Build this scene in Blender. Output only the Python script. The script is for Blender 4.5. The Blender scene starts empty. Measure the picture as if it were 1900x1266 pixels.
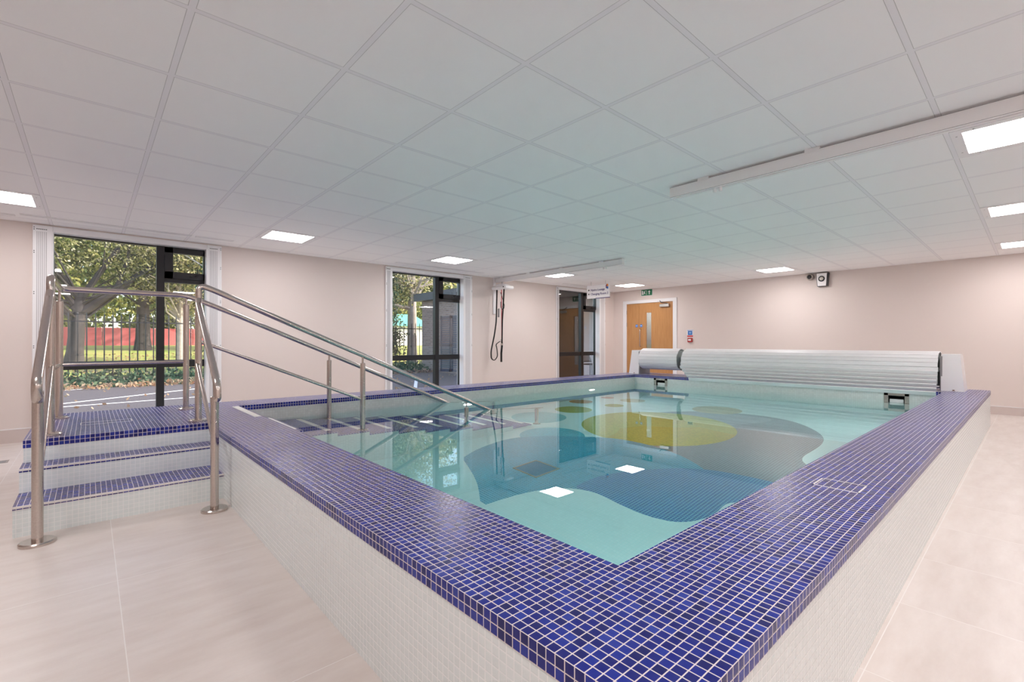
import bpy, math, random
from mathutils import Vector, Matrix
from mathutils.geometry import delaunay_2d_cdt
random.seed(7)
PI = math.pi
scene = bpy.context.scene
COL = scene.collection

# ------------------------------------------------------------------ camera
H = 1.05
cam_d = bpy.data.cameras.new('camera')
cam_d.sensor_width = 36.0
cam_d.lens = 872.6 / 1900.0 * 36.0
cam_d.clip_start = 0.02
cam_d.clip_end = 400
cam = bpy.data.objects.new('camera', cam_d)
COL.objects.link(cam)
YAW, PITCH = 0.83884, 0.00393
fwd = Vector((math.cos(YAW) * math.cos(PITCH), math.sin(YAW) * math.cos(PITCH), math.sin(PITCH)))
cam.location = (0, 0, H)
cam.rotation_euler = fwd.to_track_quat('-Z', 'Y').to_euler()
scene.camera = cam

# ------------------------------------------------------------------ world, sun, exposure
world = bpy.data.worlds.new('world')
scene.world = world
world.use_nodes = True
wn = world.node_tree
wn.nodes.clear()
w_out = wn.nodes.new('ShaderNodeOutputWorld')
w_bg = wn.nodes.new('ShaderNodeBackground')
w_sky = wn.nodes.new('ShaderNodeTexSky')
w_sky.sky_type = 'NISHITA'
w_sky.sun_disc = False
w_sky.sun_elevation = math.radians(38)
w_sky.sun_rotation = math.radians(110)
w_sky.air_density = 1.0
w_sky.dust_density = 2.0
w_bg.inputs['Strength'].default_value = 0.60
wn.links.new(w_sky.outputs[0], w_bg.inputs[0])
wn.links.new(w_bg.outputs[0], w_out.inputs[0])

sun_d = bpy.data.lights.new('sun', 'SUN')
sun_d.energy = 6.5
sun_d.angle = math.radians(0.8)
sun_d.color = (1.0, 0.93, 0.82)
sun = bpy.data.objects.new('sun', sun_d)
COL.objects.link(sun)
sun.location = (20, -8, 20)
sun.rotation_euler = Vector((-0.80, 0.36, -0.56)).to_track_quat('-Z', 'Y').to_euler()

PANEL_EMIT = 23.0
scene.view_settings.view_transform = 'Standard'
scene.view_settings.look = 'None'
scene.view_settings.exposure = 0.26
scene.view_settings.gamma = 1.0
scene.view_settings.use_curve_mapping = False
cy = scene.cycles
cy.max_bounces = 14
cy.diffuse_bounces = 6
cy.glossy_bounces = 6
cy.transmission_bounces = 10
cy.transparent_max_bounces = 12
cy.caustics_refractive = True
cy.caustics_reflective = True
cy.sample_clamp_indirect = 0.0
cy.blur_glossy = 0.5
cy.use_denoising = True
cy.use_adaptive_sampling = True
cy.adaptive_threshold = 0.015

# ------------------------------------------------------------------ node helpers
class NT:
    def __init__(s, name):
        s.m = bpy.data.materials.new(name)
        s.m.use_nodes = True
        s.t = s.m.node_tree
        s.t.nodes.clear()
        s.out = s.t.nodes.new('ShaderNodeOutputMaterial')
    def n(s, ty, **kw):
        x = s.t.nodes.new(ty)
        for k, v in kw.items():
            setattr(x, k, v)
        return x
    def put(s, node, key, v):
        i = node.inputs[key]
        if isinstance(v, bpy.types.NodeSocket):
            s.t.links.new(v, i)
        else:
            if i.type == 'RGBA' and hasattr(v, '__len__') and len(v) == 3:
                v = (*v, 1)
            i.default_value = v
    def math(s, op, a, b=0.0, c=None, clamp=False):
        x = s.n('ShaderNodeMath', operation=op)
        x.use_clamp = clamp
        s.put(x, 0, a); s.put(x, 1, b)
        if c is not None: s.put(x, 2, c)
        return x.outputs[0]
    def mix(s, f, a, b, mode='MIX'):
        x = s.n('ShaderNodeMix', data_type='RGBA', blend_type=mode)
        s.put(x, 0, f); s.put(x, 6, a); s.put(x, 7, b)
        return x.outputs[2]
    def mixf(s, f, a, b):
        x = s.n('ShaderNodeMix', data_type='FLOAT')
        s.put(x, 0, f); s.put(x, 2, a); s.put(x, 3, b)
        return x.outputs[0]
    def pos(s):
        g = s.n('ShaderNodeNewGeometry')
        return g
    def sep(s, v):
        x = s.n('ShaderNodeSeparateXYZ'); s.put(x, 0, v); return x.outputs
    def comb(s, a, b, c=0.0):
        x = s.n('ShaderNodeCombineXYZ'); s.put(x, 0, a); s.put(x, 1, b); s.put(x, 2, c); return x.outputs[0]
    def noise(s, vec, scale, detail=3.0, rough=0.5, out='Fac'):
        x = s.n('ShaderNodeTexNoise'); s.put(x, 'Vector', vec); s.put(x, 'Scale', scale)
        s.put(x, 'Detail', detail); s.put(x, 'Roughness', rough)
        return x.outputs[out]
    def ramp(s, f, stops):
        x = s.n('ShaderNodeValToRGB'); s.put(x, 0, f)
        e = x.color_ramp.elements
        while len(e) < len(stops): e.new(0.5)
        for k, (p, c) in enumerate(stops):
            e[k].position = p; e[k].color = (*c, 1)
        return x.outputs[0]
    def bump(s, h, strength=0.3, dist=0.01):
        x = s.n('ShaderNodeBump'); s.put(x, 'Height', h); s.put(x, 'Strength', strength); s.put(x, 'Distance', dist)
        return x.outputs[0]
    def principled(s, color, rough=0.5, metal=0.0, spec=0.5, normal=None, **kw):
        p = s.n('ShaderNodeBsdfPrincipled')
        s.put(p, 'Base Color', color); s.put(p, 'Roughness', rough); s.put(p, 'Metallic', metal)
        s.put(p, 'Specular IOR Level', spec)
        if normal is not None: s.put(p, 'Normal', normal)
        for k, v in kw.items(): s.put(p, k, v)
        s.t.links.new(p.outputs[0], s.out.inputs[0])
        return s.m

def planar(nt):
    """surface coordinates (u, v) of axis aligned faces, from the world position"""
    g = nt.pos()
    P = nt.sep(g.outputs['Position'])
    N = nt.sep(g.outputs['True Normal'])
    mx = nt.math('GREATER_THAN', nt.math('ABSOLUTE', N[0]), 0.5)
    mz = nt.math('GREATER_THAN', nt.math('ABSOLUTE', N[2]), 0.5)
    u = nt.mixf(mx, P[0], P[1])
    v = nt.mixf(mz, P[2], P[1])
    return u, v, mz, g

def plain(name, color, rough=0.5, metal=0.0, spec=0.5, noise=0.0, nscale=8.0, **kw):
    nt = NT(name)
    if noise > 0:
        g = nt.pos()
        f = nt.noise(g.outputs['Position'], nscale, 4)
        a = tuple(c * (1 - noise) for c in color); b = tuple(min(1, c * (1 + noise)) for c in color)
        col = nt.mix(f, a, b)
    else:
        col = color
    return nt.principled(col, rough, metal, spec, **kw)

def mosaic(name, stops, grout, p=0.0248, gw=0.0026, rough=0.16, u0=0.675, v0=0.38, spec=0.5, blotch=0.15, bump=0.25, vertical_z0=0.445, wob=0.0):
    nt = NT(name)
    u, v, mz, g = planar(nt)
    off_v = nt.mixf(mz, vertical_z0, v0)
    uu = nt.math('DIVIDE', nt.math('SUBTRACT', u, u0), p)
    vv = nt.math('DIVIDE', nt.math('SUBTRACT', v, off_v), p)
    if wob > 0:
        w = nt.noise(g.outputs['Position'], 2.3, 1)
        w = nt.math('MULTIPLY', nt.math('SUBTRACT', w, 0.5), wob / p)
        uu = nt.math('ADD', uu, w); vv = nt.math('ADD', vv, w)
    fu = nt.math('FRACT', uu); fv = nt.math('FRACT', vv)
    du = nt.math('MINIMUM', fu, nt.math('SUBTRACT', 1.0, fu))
    dv = nt.math('MINIMUM', fv, nt.math('SUBTRACT', 1.0, fv))
    d = nt.math('MINIMUM', du, dv)
    h = gw / p / 2
    tile = nt.math('MULTIPLY_ADD', nt.math('SUBTRACT', d, h), 1.0 / 0.02, 0.5, clamp=True)
    cell = nt.comb(nt.math('FLOOR', uu), nt.math('FLOOR', vv), mz)
    wn_ = nt.n('ShaderNodeTexWhiteNoise', noise_dimensions='3D')
    nt.put(wn_, 'Vector', cell)
    col = nt.ramp(wn_.outputs['Value'], stops)
    if blotch > 0:
        b = nt.noise(g.outputs['Position'], 60, 3)
        col = nt.mix(nt.math('MULTIPLY', b, blotch), col, (1, 1, 1), 'SCREEN')
    c = nt.mix(tile, grout, col)
    r = nt.mixf(tile, 0.85, rough)
    edge = nt.math('MULTIPLY_ADD', nt.math('SUBTRACT', d, h), 1.0 / 0.12, 0.0, clamp=True)
    tilt = nt.math('MULTIPLY', wn_.outputs['Value'], nt.math('MULTIPLY', fu, 0.25))
    nrm = nt.bump(nt.math('ADD', edge, tilt), bump, 0.0015)
    return nt.principled(c, r, 0.0, spec, nrm)

# ------------------------------------------------------------------ materials
BLUE = [(0.0, (0.004, 0.006, 0.11)), (0.15, (0.005, 0.008, 0.16)), (0.55, (0.006, 0.012, 0.22)), (0.85, (0.009, 0.024, 0.30)), (1.0, (0.022, 0.045, 0.34))]
M = {}
M['blue'] = mosaic('blue_mosaic', BLUE, (0.74, 0.68, 0.68), rough=0.24, blotch=0.02, wob=0.004, spec=0.3)
WHT = [(0.0, (0.765, 0.83, 0.83)), (0.5, (0.785, 0.85, 0.85)), (1.0, (0.805, 0.87, 0.87))]
M['white'] = mosaic('white_mosaic', WHT, (0.87, 0.90, 0.90), rough=0.25, blotch=0.0, bump=0.12, gw=0.003)
M['white_in'] = mosaic('basin_mosaic', [(0, (0.66, 0.68, 0.66)), (1, (0.74, 0.76, 0.74))], (0.60, 0.60, 0.58), rough=0.2, blotch=0.0)
M['edge_strip'] = plain('nosing_cream', (0.82, 0.80, 0.74), 0.5)
M['grout'] = plain('grout_white', (0.80, 0.76, 0.74), 0.8)

def stone():
    nt = NT('stone_floor_tile')
    g = nt.pos(); P = nt.sep(g.outputs['Position'])
    fx = nt.math('FRACT', nt.math('DIVIDE', nt.math('SUBTRACT', P[0], 0.095), 0.586))
    fy = nt.math('FRACT', nt.math('DIVIDE', nt.math('SUBTRACT', P[1], 0.37), 1.17))
    dx = nt.math('MULTIPLY', nt.math('MINIMUM', fx, nt.math('SUBTRACT', 1.0, fx)), 0.586)
    dy = nt.math('MULTIPLY', nt.math('MINIMUM', fy, nt.math('SUBTRACT', 1.0, fy)), 1.17)
    d = nt.math('MINIMUM', dx, dy)
    tile = nt.math('MULTIPLY_ADD', nt.math('SUBTRACT', d, 0.0015), 1.0 / 0.001, 0.5, clamp=True)
    cell = nt.comb(nt.math('FLOOR', nt.math('DIVIDE', nt.math('SUBTRACT', P[0], 0.095), 0.586)), nt.math('FLOOR', nt.math('DIVIDE', nt.math('SUBTRACT', P[1], 0.37), 1.17)))
    w = nt.n('ShaderNodeTexWhiteNoise', noise_dimensions='3D'); nt.put(w, 'Vector', cell)
    mp = nt.n('ShaderNodeMapping'); nt.put(mp, 'Vector', g.outputs['Position'])
    mp.inputs['Scale'].default_value = (2.2, 9.0, 1.0); mp.inputs['Rotation'].default_value = (0, 0, 0.35)
    mp2 = nt.n('ShaderNodeVectorMath', operation='ADD'); nt.put(mp2, 0, mp.outputs[0]); nt.put(mp2, 1, w.outputs['Color'])
    f = nt.noise(mp2.outputs[0], 1.3, 6, 0.6)
    f2 = nt.noise(g.outputs['Position'], 55, 3, 0.6)
    f3 = nt.noise(g.outputs['Position'], 3.0, 5, 0.55)
    col = nt.ramp(f, [(0.3, (0.64, 0.56, 0.52)), (0.52, (0.71, 0.64, 0.605)), (0.72, (0.77, 0.71, 0.68))])
    col = nt.mix(nt.math('MULTIPLY', f3, 0.35), col, (0.74, 0.66, 0.60))
    col = nt.mix(nt.math('MULTIPLY', f2, 0.10), col, (0.50, 0.44, 0.40))
    col = nt.mix(nt.math('MULTIPLY', w.outputs['Value'], 0.10), col, (0.82, 0.76, 0.70))
    col = nt.mix(tile, (0.84, 0.80, 0.77), col)
    nrm = nt.bump(tile, 0.2, 0.001)
    return nt.principled(col, nt.mixf(f2, 0.30, 0.45), 0, 0.45, nrm)
M['floor'] = stone()

def ceiling_mat():
    nt = NT('ceiling_tile')
    g = nt.pos(); P = nt.sep(g.outputs['Position'])
    def dist(c, o):
        f = nt.math('FRACT', nt.math('DIVIDE', nt.math('SUBTRACT', c, o), 0.6))
        return nt.math('MULTIPLY', nt.math('MINIMUM', f, nt.math('SUBTRACT', 1.0, f)), 0.6)
    d = nt.math('MINIMUM', dist(P[0], 0.2886), dist(P[1], 2.1646))
    tile = nt.math('MULTIPLY_ADD', nt.math('SUBTRACT', d, 0.0120), 1.0 / 0.0006, 0.5, clamp=True)
    edge_shadow = nt.math('MULTIPLY', tile, nt.math('SUBTRACT', 1.0, nt.math('MULTIPLY_ADD', nt.math('SUBTRACT', d, 0.0142), 1.0 / 0.0008, 0.5, clamp=True)))  # thin shadow line along the tile edges, painted into the colour
    f = nt.noise(g.outputs['Position'], 90, 3, 0.6)
    base = nt.mix(f, (0.95, 0.94, 0.945), (0.965, 0.955, 0.96))
    col = nt.mix(tile, (0.895, 0.88, 0.905), base)
    col = nt.mix(nt.math('MULTIPLY', edge_shadow, 0.75), col, (0.44, 0.43, 0.43))
    nrm = nt.bump(nt.math('MULTIPLY', tile, -1.0), 0.4, 0.004)
    return nt.principled(col, 0.75, 0, 0.3, nrm)
M['ceiling'] = ceiling_mat()
M['wall'] = plain('wall_paint_warm', (0.765, 0.675, 0.635), 0.6, noise=0.012, nscale=2.0, spec=0.3)
M['skirt'] = plain('skirting_tile', (0.64, 0.55, 0.52), 0.35, noise=0.04)
M['trim'] = plain('white_gloss', (0.86, 0.85, 0.86), 0.3, spec=0.5)
M['trim_line'] = plain('groove_grey', (0.45, 0.43, 0.44), 0.6)
M['hole'] = plain('hole_dark', (0.02, 0.02, 0.02), 0.8)
M['black'] = plain('black_powder_coat', (0.012, 0.012, 0.014), 0.35)
M['rubber'] = plain('black_rubber', (0.02, 0.02, 0.02), 0.6)
M['plastic'] = plain('white_plastic', (0.90, 0.88, 0.88), 0.4)
M['slat'] = plain('slat_white', (0.90, 0.88, 0.89), 0.45, spec=0.3)
M['grey_pl'] = plain('grey_plastic', (0.30, 0.29, 0.29), 0.5)
M['webbing'] = plain('black_webbing', (0.012, 0.012, 0.012), 0.75)
M['redweb'] = plain('red_webbing', (0.62, 0.03, 0.05), 0.6)
M['purple'] = plain('sign_purple', (0.05, 0.02, 0.16), 0.4)
M['orange'] = plain('sign_orange', (0.9, 0.30, 0.02), 0.4)
M['signblue'] = plain('sign_blue', (0.02, 0.16, 0.5), 0.4)
M['green'] = plain('sign_green', (0.0, 0.16, 0.06), 0.4)
M['red'] = plain('sign_red', (0.6, 0.02, 0.02), 0.4)
M['signwhite'] = plain('sign_white', (0.85, 0.83, 0.84), 0.35)
M['sparkblue'] = plain('disc_blue', (0.02, 0.17, 0.55), 0.4)

def steel():
    nt = NT('brushed_stainless')
    g = nt.pos()
    f = nt.noise(g.outputs['Position'], 140, 2)
    return nt.principled(nt.mix(f, (0.52, 0.46, 0.42), (0.68, 0.62, 0.58)), nt.mixf(f, 0.16, 0.26), 1.0, 0.5)
M['steel'] = steel()
M['steel_dull'] = plain('dull_stainless', (0.50, 0.48, 0.46), 0.35, 1.0)

def oak():
    nt = NT('oak_veneer')
    g = nt.pos()
    mp = nt.n('ShaderNodeMapping'); nt.put(mp, 'Vector', g.outputs['Position'])
    mp.inputs['Scale'].default_value = (1, 34, 1.6)
    f = nt.noise(mp.outputs[0], 1.6, 6, 0.65)
    mp2 = nt.n('ShaderNodeMapping'); nt.put(mp2, 'Vector', g.outputs['Position'])
    mp2.inputs['Scale'].default_value = (1, 110, 4)
    f2 = nt.noise(mp2.outputs[0], 2.0, 4, 0.6)
    col = nt.ramp(f, [(0.25, (0.42, 0.19, 0.065)), (0.5, (0.54, 0.265, 0.095)), (0.75, (0.62, 0.33, 0.13))])
    col = nt.mix(nt.math('MULTIPLY', f2, 0.35), col, (0.34, 0.15, 0.05))
    return nt.principled(col, 0.4, 0, 0.4)
M['oak'] = oak()

def water():
    nt = NT('pool_water')
    gl = nt.n('ShaderNodeBsdfGlass'); gl.inputs['IOR'].default_value = 1.333
    gl.inputs['Roughness'].default_value = 0.0
    gl.inputs['Color'].default_value = (1, 1, 1, 1)
    g = nt.pos()
    f = nt.noise(g.outputs['Position'], 1.1, 2, 0.5)
    nt.put(gl, 'Normal', nt.bump(f, 0.012, 0.05))
    nt.t.links.new(gl.outputs[0], nt.out.inputs[0])
    va = nt.n('ShaderNodeVolumeAbsorption')
    va.inputs['Color'].default_value = (0.34, 0.87, 0.90, 1)
    va.inputs['Density'].default_value = 0.30
    nt.t.links.new(va.outputs[0], nt.out.inputs['Volume'])
    return nt.m
M['water'] = water()

def glass(name, tint=(0.97, 0.98, 0.98)):
    nt = NT(name)
    tr = nt.n('ShaderNodeBsdfTransparent'); tr.inputs[0].default_value = (*tint, 1)
    gs = nt.n('ShaderNodeBsdfGlossy'); gs.inputs['Roughness'].default_value = 0.0
    fr = nt.n('ShaderNodeFresnel'); gg = nt.pos(); nt.put(fr, 'IOR', nt.mixf(gg.outputs['Backfacing'], 1.52, 1 / 1.52))
    mx = nt.n('ShaderNodeMixShader')
    k = nt.math('MULTIPLY', fr.outputs[0], 1.7, clamp=True)
    nt.t.links.new(k, mx.inputs[0]); nt.t.links.new(tr.outputs[0], mx.inputs[1]); nt.t.links.new(gs.outputs[0], mx.inputs[2])
    nt.t.links.new(mx.outputs[0], nt.out.inputs[0])
    return nt.m
M['glass'] = glass('window_glass')

def emis(name, color, strength):
    nt = NT(name)
    e = nt.n('ShaderNodeEmission'); e.inputs[0].default_value = (*color, 1); e.inputs[1].default_value = strength
    nt.t.links.new(e.outputs[0], nt.out.inputs[0])
    return nt.m
M['panel'] = emis('led_panel_glow', (1.0, 0.955, 0.955), PANEL_EMIT)
M['poollamp'] = emis('pool_lamp_glow', (1.0, 0.98, 0.95), 125.0)

def pool_tile(name, c, g=(0.30, 0.68, 0.74), var=0.12):
    a = tuple(x * (1 - var) for x in c); b = tuple(min(1, x * (1 + var)) for x in c)
    return mosaic(name, [(0, a), (1, b)], g, rough=0.3, blotch=0.0, bump=0.05, gw=0.0042)
PT = {}
PT['base'] = pool_tile('pool_tile_pale', (0.86, 0.90, 0.88), (0.80, 0.88, 0.86), 0.02)
PT['A'] = pool_tile('pool_tile_cyan', (0.004, 0.28, 0.46))
PT['B'] = pool_tile('pool_tile_sky', (0.06, 0.45, 0.58))
PT['D'] = pool_tile('pool_tile_blue', (0.003, 0.12, 0.40))
PT['C'] = pool_tile('pool_tile_grey', (0.19, 0.20, 0.24), (0.42, 0.52, 0.55))
PT['C2'] = pool_tile('pool_tile_lilac', (0.30, 0.31, 0.37), (0.55, 0.6, 0.6))
PT['E'] = pool_tile('pool_tile_yellow', (0.60, 0.50, 0.10), (0.66, 0.58, 0.2))
PT['E2'] = pool_tile('pool_tile_gold', (0.66, 0.44, 0.04), (0.66, 0.54, 0.16))
PT['F'] = pool_tile('pool_tile_olive', (0.42, 0.42, 0.08), (0.5, 0.5, 0.2))
PT['G'] = pool_tile('pool_tile_orange', (0.62, 0.24, 0.05), (0.6, 0.35, 0.2))
PT['H'] = pool_tile('pool_tile_teal', (0.20, 0.50, 0.52))
PT['J'] = pool_tile('pool_tile_tan', (0.55, 0.45, 0.28), (0.6, 0.55, 0.4))
PT['K'] = pool_tile('pool_tile_coral', (0.70, 0.30, 0.24), (0.65, 0.45, 0.4))
PT['drainrim'] = M['edge_strip']

# ------------------------------------------------------------------ mesh builder
ORIGIN = {}
class MB:
    def __init__(s):
        s.v = []; s.f = []; s.mi = []
    def add(s, verts, faces, mi=0):
        b = len(s.v)
        s.v += [tuple(x) for x in verts]
        s.f += [tuple(b + i for i in f) for f in faces]
        s.mi += [mi] * len(faces)
        return s
    def box(s, x0, x1, y0, y1, z0, z1, mi=0):
        if x0 > x1: x0, x1 = x1, x0
        if y0 > y1: y0, y1 = y1, y0
        if z0 > z1: z0, z1 = z1, z0
        v = [(x0, y0, z0), (x1, y0, z0), (x1, y1, z0), (x0, y1, z0), (x0, y0, z1), (x1, y0, z1), (x1, y1, z1), (x0, y1, z1)]
        f = [(3, 2, 1, 0), (4, 5, 6, 7), (0, 1, 5, 4), (1, 2, 6, 5), (2, 3, 7, 6), (3, 0, 4, 7)]
        return s.add(v, f, mi)
    def bbox(s, x0, x1, y0, y1, z0, z1, r=0.01, mi=0):
        """box with chamfered edges"""
        if x0 > x1: x0, x1 = x1, x0
        if y0 > y1: y0, y1 = y1, y0
        if z0 > z1: z0, z1 = z1, z0
        X = (x0, x1); Y = (y0, y1); Z = (z0, z1)
        v = []; idx = {}
        for i in (0, 1):
            for j in (0, 1):
                for k in (0, 1):
                    sx, sy, sz = (1, -1)[i], (1, -1)[j], (1, -1)[k]
                    for a, d in enumerate(((0, 1, 1), (1, 0, 1), (1, 1, 0))):
                        idx[(i, j, k, a)] = len(v)
                        v.append((X[i] + sx * r * d[0], Y[j] + sy * r * d[1], Z[k] + sz * r * d[2]))
        f = []
        for i in (0, 1):
            q = [idx[(i, 0, 0, 0)], idx[(i, 1, 0, 0)], idx[(i, 1, 1, 0)], idx[(i, 0, 1, 0)]]
            f.append(q if i else q[::-1])
            q = [idx[(0, i, 0, 1)], idx[(0, i, 1, 1)], idx[(1, i, 1, 1)], idx[(1, i, 0, 1)]]
            f.append(q if i else q[::-1])
            q = [idx[(0, 0, i, 2)], idx[(1, 0, i, 2)], idx[(1, 1, i, 2)], idx[(0, 1, i, 2)]]
            f.append(q if i else q[::-1])
        for a in (0, 1):
            for b in (0, 1):
                f.append([idx[(a, b, 0, 0)], idx[(a, b, 1, 0)], idx[(a, b, 1, 1)], idx[(a, b, 0, 1)]])
                f.append([idx[(a, 0, b, 0)], idx[(a, 1, b, 0)], idx[(a, 1, b, 2)], idx[(a, 0, b, 2)]])
                f.append([idx[(0, a, b, 1)], idx[(1, a, b, 1)], idx[(1, a, b, 2)], idx[(0, a, b, 2)]])
                for c in (0, 1):
                    pass
        for i in (0, 1):
            for j in (0, 1):
                for k in (0, 1):
                    f.append([idx[(i, j, k, 0)], idx[(i, j, k, 1)], idx[(i, j, k, 2)]])
        return s.add(v, f, mi)
    def quad(s, a, b, c, d, mi=0):
        return s.add([a, b, c, d], [(0, 1, 2, 3)], mi)
    def tube(s, pts, r, n=12, mi=0, caps=True, flat=None):
        """tube along a path; r number or list; flat=(w, t, up) gives a ribbon-like section"""
        pts = [Vector(p) for p in pts]
        m = len(pts)
        rs = r if isinstance(r, (list, tuple)) else [r] * m
        T = []
        for i in range(m):
            a = pts[max(0, i - 1)]; b = pts[min(m - 1, i + 1)]
            T.append((b - a).normalized())
        up = Vector((0, 0, 1)) if abs(T[0].z) < 0.9 else Vector((1, 0, 0))
        if flat: up = Vector(flat[2])
        nrm = (up - T[0] * up.dot(T[0])).normalized()
        V = []; F = []
        for i in range(m):
            if i: nrm = (nrm - T[i] * nrm.dot(T[i])).normalized()
            bn = T[i].cross(nrm)
            for k in range(n):
                a = 2 * PI * k / n
                ra, rb = (flat[1] / 2, flat[0] / 2) if flat else (rs[i], rs[i])
                V.append(pts[i] + nrm * (math.cos(a) * ra) + bn * (math.sin(a) * rb))
        for i in range(m - 1):
            for k in range(n):
                F.append((i * n + k, i * n + (k + 1) % n, (i + 1) * n + (k + 1) % n, (i + 1) * n + k))
        if caps:
            F.append(tuple(range(n))[::-1]); F.append(tuple((m - 1) * n + k for k in range(n)))
        return s.add(V, F, mi)
    def lathe(s, prof, c, axis='Z', n=24, mi=0):
        """prof: list of (r, h) along the axis"""
        V = []; F = []
        for r, h in prof:
            for k in range(n):
                a = 2 * PI * k / n
                p = (r * math.cos(a), r * math.sin(a), h)
                if axis == 'X': p = (h, p[0], p[1])
                elif axis == 'Y': p = (p[1], h, p[0])
                V.append((c[0] + p[0], c[1] + p[1], c[2] + p[2]))
        m = len(prof)
        for i in range(m - 1):
            for k in range(n):
                F.append((i * n + k, i * n + (k + 1) % n, (i + 1) * n + (k + 1) % n, (i + 1) * n + k))
        F.append(tuple(range(n))[::-1]); F.append(tuple((m - 1) * n + k for k in range(n)))
        return s.add(V, F, mi)
    def prism(s, poly, axis, a, b, mi=0):
        """poly of 2D points extruded between a and b along axis"""
        def P(p, t):
            return {'X': (t, p[0], p[1]), 'Y': (p[0], t, p[1]), 'Z': (p[0], p[1], t)}[axis]
        n = len(poly)
        V = [P(p, a) for p in poly] + [P(p, b) for p in poly]
        F = [tuple(range(n))[::-1], tuple(range(n, 2 * n))]
        F += [(k, (k + 1) % n, n + (k + 1) % n, n + k) for k in range(n)]
        return s.add(V, F, mi)
    def text(s, body, size, M4, depth=0.002, mi=0, bold=0.0):
        cu = bpy.data.curves.new('lettering', 'FONT')
        cu.body = body; cu.size = size; cu.extrude = depth; cu.resolution_u = 3; cu.offset = bold
        o = bpy.data.objects.new('lettering_source', cu)
        COL.objects.link(o)
        dg = bpy.context.evaluated_depsgraph_get()
        me = bpy.data.meshes.new_from_object(o.evaluated_get(dg))
        s.add([M4 @ v.co for v in me.vertices], [tuple(p.vertices) for p in me.polygons], mi)
        bpy.data.objects.remove(o); bpy.data.meshes.remove(me)
        return s
    def build(s, name, mats, parent=None, smooth=False, origin=None, fix=True):
        if not isinstance(mats, (list, tuple)): mats = [mats]
        if parent is not None: o0 = ORIGIN[parent.name]
        elif origin is not None: o0 = Vector(origin)
        else:
            xs = [v[0] for v in s.v]; ys = [v[1] for v in s.v]; zs = [v[2] for v in s.v]
            o0 = Vector(((min(xs) + max(xs)) / 2, (min(ys) + max(ys)) / 2, min(zs)))
        me = bpy.data.meshes.new(name)
        me.from_pydata([(v[0] - o0[0], v[1] - o0[1], v[2] - o0[2]) for v in s.v], [], s.f)
        for m in mats: me.materials.append(m)
        me.polygons.foreach_set('material_index', s.mi)
        me.update()
        if fix:
            import bmesh
            bm = bmesh.new(); bm.from_mesh(me)
            bmesh.ops.recalc_face_normals(bm, faces=bm.faces)
            bm.to_mesh(me); bm.free()
        if smooth:
            me.shade_smooth()
            try: me.set_sharp_from_angle(angle=math.radians(35))
            except Exception: pass
        o = bpy.data.objects.new(name, me)
        COL.objects.link(o)
        ORIGIN[o.name] = o0
        if parent is not None: o.parent = parent
        else: o.location = o0
        return o

def tag(o, label=None, cat=None, group=None, kind=None):
    if label: o['label'] = label
    if cat: o['category'] = cat
    if group: o['group'] = group
    if kind: o['kind'] = kind
    return o
def empty(name, loc, label=None, cat=None, group=None, kind=None):
    o = bpy.data.objects.new(name, None)
    o.empty_display_size = 0.1
    o.location = loc
    COL.objects.link(o)
    ORIGIN[o.name] = Vector(loc)
    return tag(o, label, cat, group, kind)
def struct(o, label=None):
    o['kind'] = 'structure'
    if label: o['label'] = label
    return o
def copy_tree(o, parent=None, shift=None):
    c = o.copy(); COL.objects.link(c)
    ORIGIN[c.name] = ORIGIN[o.name] + (Vector(shift) if shift else Vector((0, 0, 0)))
    if parent is not None: c.parent = parent
    for ch in list(o.children): copy_tree(ch, c, shift)
    return c
def arc(c, r, a0, a1, n, plane):
    out = []
    for k in range(n + 1):
        a = math.radians(a0 + (a1 - a0) * k / n)
        u, v = r * math.cos(a), r * math.sin(a)
        if plane == 'XZ': out.append((c[0] + u, c[1], c[2] + v))
        elif plane == 'YZ': out.append((c[0], c[1] + u, c[2] + v))
        else: out.append((c[0] + u, c[1] + v, c[2]))
    return out
def fillet(pts, r=0.06, n=6):
    """round the corners of a polyline"""
    pts = [Vector(p) for p in pts]
    out = [pts[0]]
    for i in range(1, len(pts) - 1):
        a, b, c = pts[i - 1], pts[i], pts[i + 1]
        d1 = (a - b); d2 = (c - b)
        rr = min(r, d1.length * 0.49, d2.length * 0.49)
        p = b + d1.normalized() * rr; q = b + d2.normalized() * rr
        for k in range(n + 1):
            t = k / n
            out.append(p * (1 - t) ** 2 + b * 2 * t * (1 - t) + q * t * t)
    out.append(pts[-1])
    return out

# ------------------------------------------------------------------ room shell
CZ = 2.335
WX = 9.93          # door wall
WY = 7.17          # window wall
LX, BY = -3.6, -3.2
PX0, PX1, PY0, PY1 = 0.675, 8.5, 0.38, 5.56     # pool outside
IX0, IX1, IY0, IY1 = 1.07, 7.77, 0.76, 5.13     # pool inside
PT_Z = 0.445
WL = 0.28
BZ = -1.05

m = MB()
m.box(LX - .3, PX0 + .05, BY - .3, WY + .3, -0.12, 0)
m.box(PX0 + .05, PX1 - .05, BY - .3, PY0 + .05, -0.12, 0)
m.box(PX0 + .05, PX1 - .05, PY1 - .05, WY + .3, -0.12, 0)
m.box(PX1 - .05, WX + .3, BY - .3, WY + .3, -0.12, 0)
struct(m.build('floor', M['floor']), 'pale beige large format stone effect tile floor')
struct(MB().box(LX - .3, WX + .3, BY - .3, WY + .25, CZ, CZ + 0.2).build('ceiling', M['ceiling']), 'white suspended ceiling of square tiles')
struct(MB().box(LX - .3, WX + .35, BY - .35, WY + .3, CZ + .2, CZ + .5).build('trim_1', M['grey_pl']), 'flat roof over the pool hall')

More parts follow.
